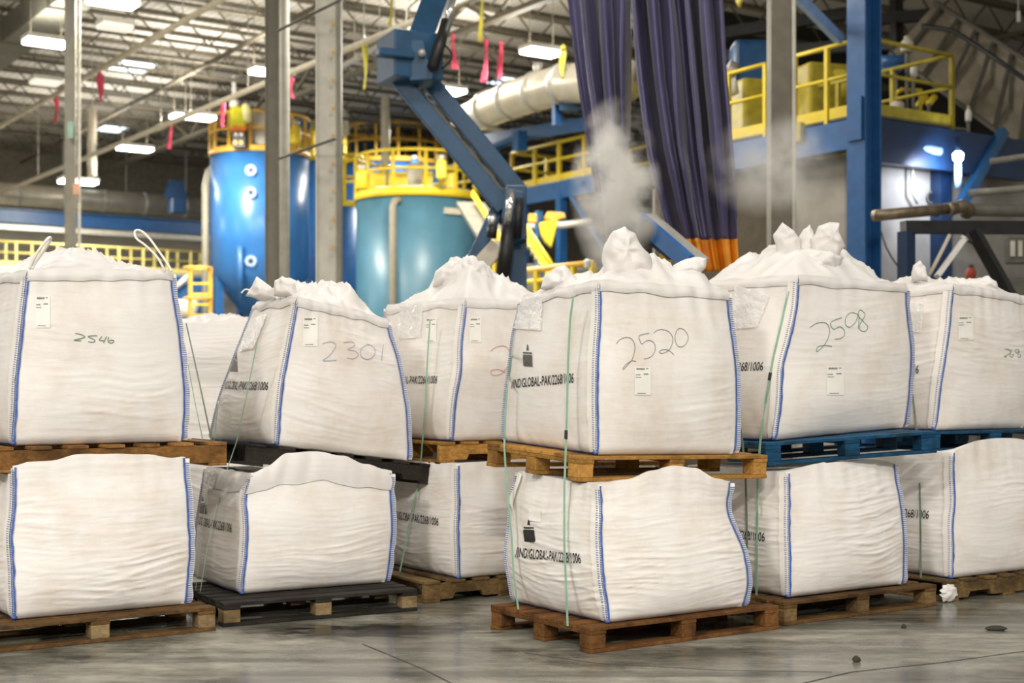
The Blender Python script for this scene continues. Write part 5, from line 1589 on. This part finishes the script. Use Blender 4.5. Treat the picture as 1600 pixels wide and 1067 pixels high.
tm = thing('blue_drive', 'blue motor housing above the yellow one, right of the purple curtain', 'machine', P(1172, 130, 27))
zt = q.z + .37; obj('casing', MB().box(V((q.x, q.y, (zt + DK) / 2)), .70, .7, zt - DK), M['blue'], tm, bevel=.08)
obj('duct_stub', MB().tube([P(1150, 100, 26.6), P(1138, 118, 26.6)], .12, 12), M['galv'], tm, smooth=True)
tm = thing('blue_drive', 'blue rounded motor behind the right railing, right of the blue column', 'machine', P(1396, 104, 23))
obj('casing', MB().tube([P(1378, 98, 23), P(1418, 96, 23)], [.12, .10], 18), M['blue'], tm, smooth=True)
obj('foot', MB().box(P(1392, 108, 23), .3, .2, .1), M['blue'], tm)
for px, py, rr, mm, lab in ((1427, 114, .06, 'white', 'small white upright canister behind the right railing'),
                            (1402, 168, .11, 'pipe', 'cream round cap on the deck edge behind the right railing'),
                            (1417, 73, .10, 'pipe', 'cream domed cap below the top rail at right'),
                            (1513, 182, .05, 'white', 'white bottle shaped part at the deck end, left of the chute foot')):
    b0 = P(px, py + 8, 22.2)
    tm = thing('canister', lab, 'canister', b0)
    obj('body', MB().lathe(b0, [(rr * .8, 0), (rr, .02), (rr, .14), (rr * .5, .2)], 14), M[mm], tm, smooth=True)
    obj('stand', MB().tube([V((b0.x, b0.y, DK)), b0 + UP * .01], .03, 8), M['darkgrey'], tm)
    obj('cap', MB().lathe(b0 + UP * .2, [(rr * .5, 0), (rr * .5, .04), (rr * .2, .05)], 12), M['galv'], tm, smooth=True)
for a0, a1, lab in (((1433, 166), (1446, 152), 'short yellow sloping roller on the right platform, left one'), ((1451, 162), (1460, 152), 'short yellow sloping roller on the right platform, right one')):
    tm = thing('roller', lab, 'roller', P(a0[0], a0[1], 22.5))
    obj('drum', MB().tube([P(*a0, 22.5), P(*a1, 22.8)], .055, 12), M['yellow'], tm, smooth=True)
    k_ = P(*a0, 22.5); obj('stand', MB().tube([V((k_.x, k_.y, DK)), k_], .03, 8), M['darkgrey'], tm)
    obj('shaft', MB().tube([P(a0[0] - 2, a0[1] + 2, 22.5), P(a1[0] + 2, a1[1] - 2, 22.8)], .02, 8), M['galv'], tm)
tm = thing('curved_pipe', 'yellow bent pipe on the right platform behind the railing', 'pipe', P(1404, 160, 22.3))
obj('bend', MB().tube([P(1399, 166, 22.3), P(1400, 146, 22.3), P(1408, 140, 22.3), P(1440, 142, 22.3)], .035, 10), M['yellow'], tm, smooth=True)
obj('support', MB().bar(P(1438, 142, 22.3), P(1438, 172, 22.3), .04, .04, up=U), M['yellow'], tm)

# concrete room below the platform, dark hall behind it
ea = cor + U * .25 + W * .35
eR = along(ea, U, 1760); eL = along(ea, W, 1020)
mb = MB().prism([V((ea.x, ea.y, 0)), V((eR.x, eR.y, 0)), V((eR.x, eR.y, DK - .55)), V((ea.x, ea.y, DK - .55))], W * .25)
struct('wall_right', mb, M['concrete'])
mb = MB().prism([V((ea.x, ea.y, 0)), V((eL.x, eL.y, 0)), V((eL.x, eL.y, DK - .5)), V((ea.x, ea.y, DK - .5))], U * .25)
struct('wall_left', mb, M['concrete'])
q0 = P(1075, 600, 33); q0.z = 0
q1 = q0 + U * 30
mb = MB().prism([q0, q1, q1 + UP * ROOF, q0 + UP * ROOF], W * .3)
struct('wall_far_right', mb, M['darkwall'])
pa = along(ea, W, 1238) - U * .02; pb = along(ea, W, 1030) - U * .02  # dark brown sheet over the concrete, its colour standing in for shade
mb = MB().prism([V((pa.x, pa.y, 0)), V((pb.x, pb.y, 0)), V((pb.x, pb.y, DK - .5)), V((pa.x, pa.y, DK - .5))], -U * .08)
struct('trim_%d' % trim_n, mb, mat('wall_shade_brown', (0.060, 0.042, 0.020), 0.6, var=0.3)); trim_n += 1
# dark portholes in the concrete wall
for px, py, lab in ((1452, 309, 'dark round opening in the concrete wall left of the platform leg'), (1505, 298, 'dark round opening in the concrete wall right of the platform leg')):
    p = P(px, py, 1); k = (ea - W * 0).dot(W); rayd = V(((px - 800) / F, 1, (HZ - py) / F)); s = k / V((rayd.x, rayd.y, 0)).dot(W)
    c = V((rayd.x * s, s, CZ + rayd.z * s))
    th = thing('porthole', lab, 'opening', c - UP * .2)
    obj('cover', MB().tube([c - W * .03, c + W * .02], .075 * 1.0, 20), M['black'], th)
    obj('rim', MB().ring(c - W * .03, .085, .015, 24, 6, U, UP), M['darkgrey'], th, smooth=True)
tag(obj('bent_conduit', MB().tube([P(1425, 240, 21.1), P(1426, 300, 21.1), P(1433, 318, 21.2)], .022, 8), M['lightgrey'], smooth=True), 'pale bent conduit on the concrete wall behind the platform', 'pipe')
tag(obj('hanging_cable', MB().tube([P(1376, 360, 20.6), P(1384, 385, 20.6), P(1393, 402, 20.6), P(1400, 412, 20.6), P(1412, 428, 20.6)], .012, 6), M['black'], smooth=True), 'thin dark cable on the grey wall right of the blue column', 'cable')
# process pipes at right
t = thing('process_pipe', 'brown weathered steel pipe running right from the blue column', 'pipe', P(1440, 330, 18.8))
obj('run', MB().tube([P(1366, 337, 18.4), P(1495, 325, 18.9)], .075, 16), M['rust'], t, smooth=True)
obj('elbow', MB().tube([P(1488, 326, 18.9), P(1502, 322, 18.95), P(1512, 326, 19.1), P(1510, 334, 19.2)], .088, 16), M['rust'], t, smooth=True)
for px in (1462, 1486): obj('coupling', MB().tube([P(px - 3, 329 - (px - 1462) * .09, 18.8), P(px + 3, 328.5 - (px - 1462) * .09, 18.8)], .09, 16), M['rust'], t, smooth=True)
obj('run', MB().tube([P(1508, 328, 19.2), P(1660, 330, 19.4)], .085, 16), M['darkgrey'], t, smooth=True, label='darker length of pipe')
tag(obj('process_pipe', MB().tube([P(1516, 302, 20), P(1560, 298, 19.7), P(1650, 290, 19.4)], .05, 14), M['rustpale'], smooth=True), 'thin pale pipe above the dark one at right edge', 'pipe')
tag(obj('process_pipe', MB().tube([P(1548, 252, 20), P(1650, 238, 19.4)], .045, 12), M['rustpale'], smooth=True), 'thin grey pipe under the platform beam at right edge', 'pipe')
t = thing('support_frame', 'black steel frame with diagonal strut at right, below the brown pipe', 'frame', V((P(1416, 0, 17).x, 17, 0)))
obj('top_beam', MB().bar(P(1411, 355, 17), P(1680, 356, 17.5), .16, .15), M['black'], t)
obj('post', MB().bar(V((P(1416, 0, 17).x, 17, 0)), P(1416, 362, 17), .15, .15, up=U), M['deepblue'], t)
obj('strut', MB().bar(P(1520, 360, 17.1), P(1582, 470, 17.1), .14, .1, up=U), M['black'], t)
obj('gusset', MB().prism([P(1508, 362, 17.1), P(1540, 362, 17.1), P(1530, 382, 17.1), P(1514, 376, 17.1)], V((0, .12, 0))), M['black'], t)
t = thing('leaning_pole', 'bright white pole leaning left of the black strut', 'pole', P(1466, 430, 16.6))
obj('shaft', MB().bar(P(1464, 432, 16.6), P(1506, 374, 16.8), .05, .09, up=V((0, -1, 0))), M['white'], t)
obj('end_cap', MB().tube([P(1505, 375, 16.8), P(1508, 371, 16.8)], .05, 10), M['galv'], t)
tag(obj('leaning_pole', MB().tube([P(1452, 430, 16.7), P(1470, 395, 16.75), P(1484, 367, 16.8)], .022, 10), M['pipe'], smooth=True), 'thin tan pole leaning beside the bright white one', 'pole')
q = P(1590, 392, 19.5)
t = thing('switch_panel', 'pale grey switch panel at right edge behind the black strut', 'switch panel', P(1590, 415, 19.5))
obj('case', MB().box(q, .32, .15, .36), M['darkgrey'], t, bevel=.02)
for i in range(3): obj('switch', MB().box(q + V((-.1 + i * .1, -.09, .02)), .06, .05, .22), M['lightgrey'], t, bevel=.01)
t = thing('fire_bucket', 'small red container low at right behind the bag at the right edge', 'container', P(1517, 436, 18))
obj('body', MB().lathe(P(1517, 438, 18), [(.05, 0), (.07, .1), (.04, .16)], 12), mat('dull_red', (0.42, 0.06, 0.03), 0.5), t, smooth=True)
obj('lid', MB().lathe(P(1517, 438, 18) + UP * .16, [(.04, 0), (.03, .03), (.01, .04)], 12), M['black'], t)
q = P(1552, 420, 19)
t = thing('machine_base', 'dark machine body at right edge behind the black strut', 'machine', V((q.x, q.y, 0)))
obj('body', MB().box(V((q.x + .5, q.y + .3, 1.45)), 1.7, .5, 2.9), M['darkgrey'], t, bevel=.04)
obj('front_plate', MB().box(V((q.x + .5, q.y + .02, 1.5)), 1.4, .04, 2.3), M['chuterib'], t, bevel=.01)

# inclined grey chute at upper right
def chute():
    A = P(1462, 4, 24.6); B = P(1660, 130, 22.4)          # upper edge
    C_ = P(1660, 280, 22.4); D_ = P(1392, 84, 24.6)
    t = thing('inclined_chute', 'big grey ribbed chute sloping down to the right at upper right', 'chute', C_)
    d = (B - A); bk = V((.5, .85, 0)) * .9
    obj('side_panel', MB().prism([A, B, C_, D_], bk), M['chute'], t)
    n = 7
    for i in range(n):
        k = (i + .4) / n
        a = A.lerp(B, k); b = D_.lerp(C_, k)
        obj('rib', MB().bar(a - bk * .03, b - bk * .03, .06, .09, up=V((0, -1, 0))), M['chuterib'], t)
    obj('top_flange', MB().bar(A - bk * .04, B - bk * .04, .10, .06), M['chuterib'], t)
    obj('bottom_flange', MB().bar(D_ - bk * .04, C_ - bk * .04, .10, .06), M['chuterib'], t)
    obj('handrail', MB().tube([P(1440, 40, 23.6), P(1490, 48, 23.4), P(1545, 84, 22.8), P(1660, 165, 21.8)], .04, 10), M['black'], t, smooth=True)
chute()
tag(obj('diagonal_brace', MB().bar(P(1240, -12, 19.5), P(1312, 62, 20.2), .12, .16, up=V((0, -1, 0))), M['flangeblue']), 'pale blue diagonal brace at the top edge left of the blue column', 'brace')
t = thing('upper_gantry', 'dark gantry beams high above the right platform', 'gantry', P(1450, 60, 28))
for a0, a1 in (((1130, 52), (1330, 20)), ((1130, 88), (1330, 72)), ((1370, 30), (1470, 22)), ((1400, -10), (1404, 160)), ((1382, 70), (1470, 64))):
    obj('beam', MB().bar(P(*a0, 28), P(*a1, 27), .16, .22, up=UP if a0[0] != 1400 else U), M['black'], t)
q = P(1591, 26, 24)
t = thing('pale_tag', 'tiny white tag in the dark at the top right corner', 'tag', P(1591, 36, 24))
obj('plate', MB().box(q, .06, .03, .18), M['white'], t); obj('hanger', MB().bar(q + UP * .1, q + UP * .5, .015, .015, up=U), M['galv'], t)

# ------------------------------------------------------------ purple curtain
def curtain_material():
    m, nt, b = nodes('purple_curtain_cloth')
    tc = nt.nodes.new('ShaderNodeTexCoord'); n = nt.nodes.new('ShaderNodeTexNoise'); n.inputs['Scale'].default_value = 5
    nt.links.new(tc.outputs['Object'], n.inputs['Vector'])
    r = nt.nodes.new('ShaderNodeValToRGB'); r.color_ramp.elements[0].color = (0.048, 0.041, 0.115, 1); r.color_ramp.elements[1].color = (0.092, 0.080, 0.19, 1)
    nt.links.new(n.outputs[0], r.inputs[0]); nt.links.new(r.outputs[0], b.inputs['Base Color'])
    b.inputs['Roughness'].default_value = 0.38
    b.inputs['Sheen Weight'].default_value = 0.3
    return m
M['curtain'] = curtain_material()
M['hem'] = mat('orange_hem', (0.80, 0.30, 0.015), 0.5, var=0.15)
def curtain(label, Y, edgeL, edgeR, y_end, folds, hem=None, seed=0):
    """edgeL/edgeR: picture columns of both edges at picture rows"""
    ys = [-140 + (y_end + 140) * i / 60 for i in range(61)]
    def ed(tab, y): return interp(tab, y) if y > tab[0][0] else tab[0][1] + (tab[1][1] - tab[0][1]) / (tab[1][0] - tab[0][0]) * (y - tab[0][0])
    def lin(tab, y):
        for (a, va), (b, vb) in zip(tab, tab[1:]):
            if y <= b: return va + (vb - va) * (y - a) / (b - a)
        return tab[-1][1]
    nx = folds * 22
    def pt(i, y):
        k = i / nx
        ph = 2 * math.pi * folds * (k + .05 * nz(k * 6 + seed, y / 260, 2)) + seed
        amp = .27 + .12 * nz(k * 5 + seed, y / 300, 8)
        amp *= 1 - .68 * min(1, max(0, (y - 270) / 110)) * (1 if hem else 0)
        x = lin(edgeL, y) + (lin(edgeR, y) - lin(edgeL, y)) * k
        p = P(x, y, Y)
        return p + V((.35 * amp * math.sin(2 * ph + 1) * (0 if i in (0, nx) else .5), amp * math.sin(ph) + .4 * amp * math.sin(ph * 2.3 + 1), 0))
    t = thing('strip_curtain', label, 'curtain', P(sum(e[-1][1] for e in (edgeL, edgeR)) / 2, y_end, Y))
    top = hem or y_end
    rows = [y for y in ys if y < top] + [top]
    o = obj('drape', MB().grid([[pt(i, y) for i in range(nx + 1)] for y in rows]), M['curtain'], t, smooth=True)
    s = o.modifiers.new('thick', 'SOLIDIFY'); s.thickness = .008
    if hem:
        rows = [hem + (y_end - hem) * i / 8 for i in range(9)]
        h = obj('hem_band', MB().grid([[pt(i, y) for i in range(nx + 1)] for y in rows]), M['hem'], t, smooth=True, label='orange band along the bottom')
        s = h.modifiers.new('thick', 'SOLIDIFY'); s.thickness = .01
    a = P(lin(edgeL, -140) - 6, -144, Y); b = P(lin(edgeR, -140) + 6, -144, Y)
    obj('curtain_rail', MB().bar(a, b, .08, .1), M['galv'], t)
    return t
curtain('narrow purple curtain bunch hanging at left, torn off before the steam', 14.6,
        [(-140, 876), (0, 891), (130, 910), (240, 928), (300, 938), (385, 952)], [(-140, 985), (0, 984), (100, 983), (200, 983), (260, 978), (385, 966)], 385, 3, seed=1)
curtain('wide purple curtain with orange bottom band, right of the steam', 14.0,
        [(-140, 985), (0, 986), (130, 998), (240, 1012), (330, 1032), (420, 1058)], [(-140, 1114), (0, 1119), (130, 1128), (240, 1137), (330, 1146), (424, 1154)], 424, 5, hem=374, seed=4)
# blue conveyor frame in front of it
t = thing('belt_conveyor', 'bright blue sloping beam with grey top, in front of the curtain hem', 'conveyor', P(1060, 400, 13.2))
obj('side_beam', MB().bar(P(1000, 344, 13.6), P(1078, 412, 12.8), .05, .16), M['tankblue'], t)
obj('belt', MB().bar(P(1004, 336, 13.9), P(1086, 406, 13.1), .3, .04), M['galv'], t)
obj('cross_member', MB().bar(P(1008, 366, 13.5), P(1050, 398, 13.2), .05, .1), M['deepblue'], t)
obj('roller', MB().tube([P(1006, 356, 13.5), P(1020, 372, 13.4)], .10, 16), M['black'], t, smooth=True)
obj('leg', MB().bar(V((P(1040, 0, 13.6).x, 13.6, 0)), P(1040, 378, 13.6), .08, .08, up=U), M['yellow'], t, label='yellow leg')

# ------------------------------------------------------------ steam
def steam_material(name, dens, seed, sc_=3.2):
    m = bpy.data.materials.new(name); m.use_nodes = True
    nt = m.node_tree; nt.nodes.remove(nt.nodes['Principled BSDF'])
    out = nt.nodes['Material Output']
    vol = nt.nodes.new('ShaderNodeVolumePrincipled')
    vol.inputs['Color'].default_value = (1.0, 0.985, 0.95, 1)
    vol.inputs['Anisotropy'].default_value = 0.0
    tc = nt.nodes.new('ShaderNodeTexCoord')
    n = nt.nodes.new('ShaderNodeTexNoise'); n.noise_dimensions = '4D'; n.inputs['W'].default_value = seed
    n.inputs['Scale'].default_value = sc_; n.inputs['Detail'].default_value = 4; n.inputs['Roughness'].default_value = 0.55
    nt.links.new(tc.outputs['Object'], n.inputs['Vector'])
    g = nt.nodes.new('ShaderNodeTexGradient'); g.gradient_type = 'SPHERICAL'
    mp = nt.nodes.new('ShaderNodeMapping'); mp.vector_type = 'POINT'
    mp.inputs['Location'].default_value = (-1, -1, -1); mp.inputs['Scale'].default_value = (2, 2, 2)
    nt.links.new(tc.outputs['Generated'], mp.inputs['Vector']); nt.links.new(mp.outputs[0], g.inputs['Vector'])
    mr = nt.nodes.new('ShaderNodeMapRange'); mr.inputs[1].default_value = 0.42; mr.inputs[2].default_value = 0.78; mr.inputs[3].default_value = 0.0; mr.inputs[4].default_value = dens
    nt.links.new(n.outputs[0], mr.inputs[0])
    mu = nt.nodes.new('ShaderNodeMath'); mu.operation = 'MULTIPLY'
    nt.links.new(mr.outputs[0], mu.inputs[0]); nt.links.new(g.outputs['Fac'], mu.inputs[1])
    nt.links.new(mu.outputs[0], vol.inputs['Density'])
    nt.links.new(vol.outputs[0], out.inputs['Volume'])
    return m
def steam(label, cx, cy, Y, rx, ry, dens, seed):
    c = P(cx, cy, Y); k = Y / F
    mb = MB()
    prof = []
    for i in range(13):
        a = -math.pi / 2 + math.pi * i / 12
        prof.append((max(1e-3, math.cos(a)) * rx * k, math.sin(a) * ry * k))
    mb.lathe(c, prof, 24)
    o = obj('steam_cloud', mb, steam_material('steam', dens, seed), smooth=True)
    tag(o, label, 'steam', kind='stuff')
steam('white steam rising in front of the purple curtain, above the front centre bag', 962, 296, 12.2, 75, 150, 26.0, 1.0)
steam('thin drifting steam between the purple curtain and the brown grey column', 1205, 258, 13.5, 110, 85, 7.0, 4.0)
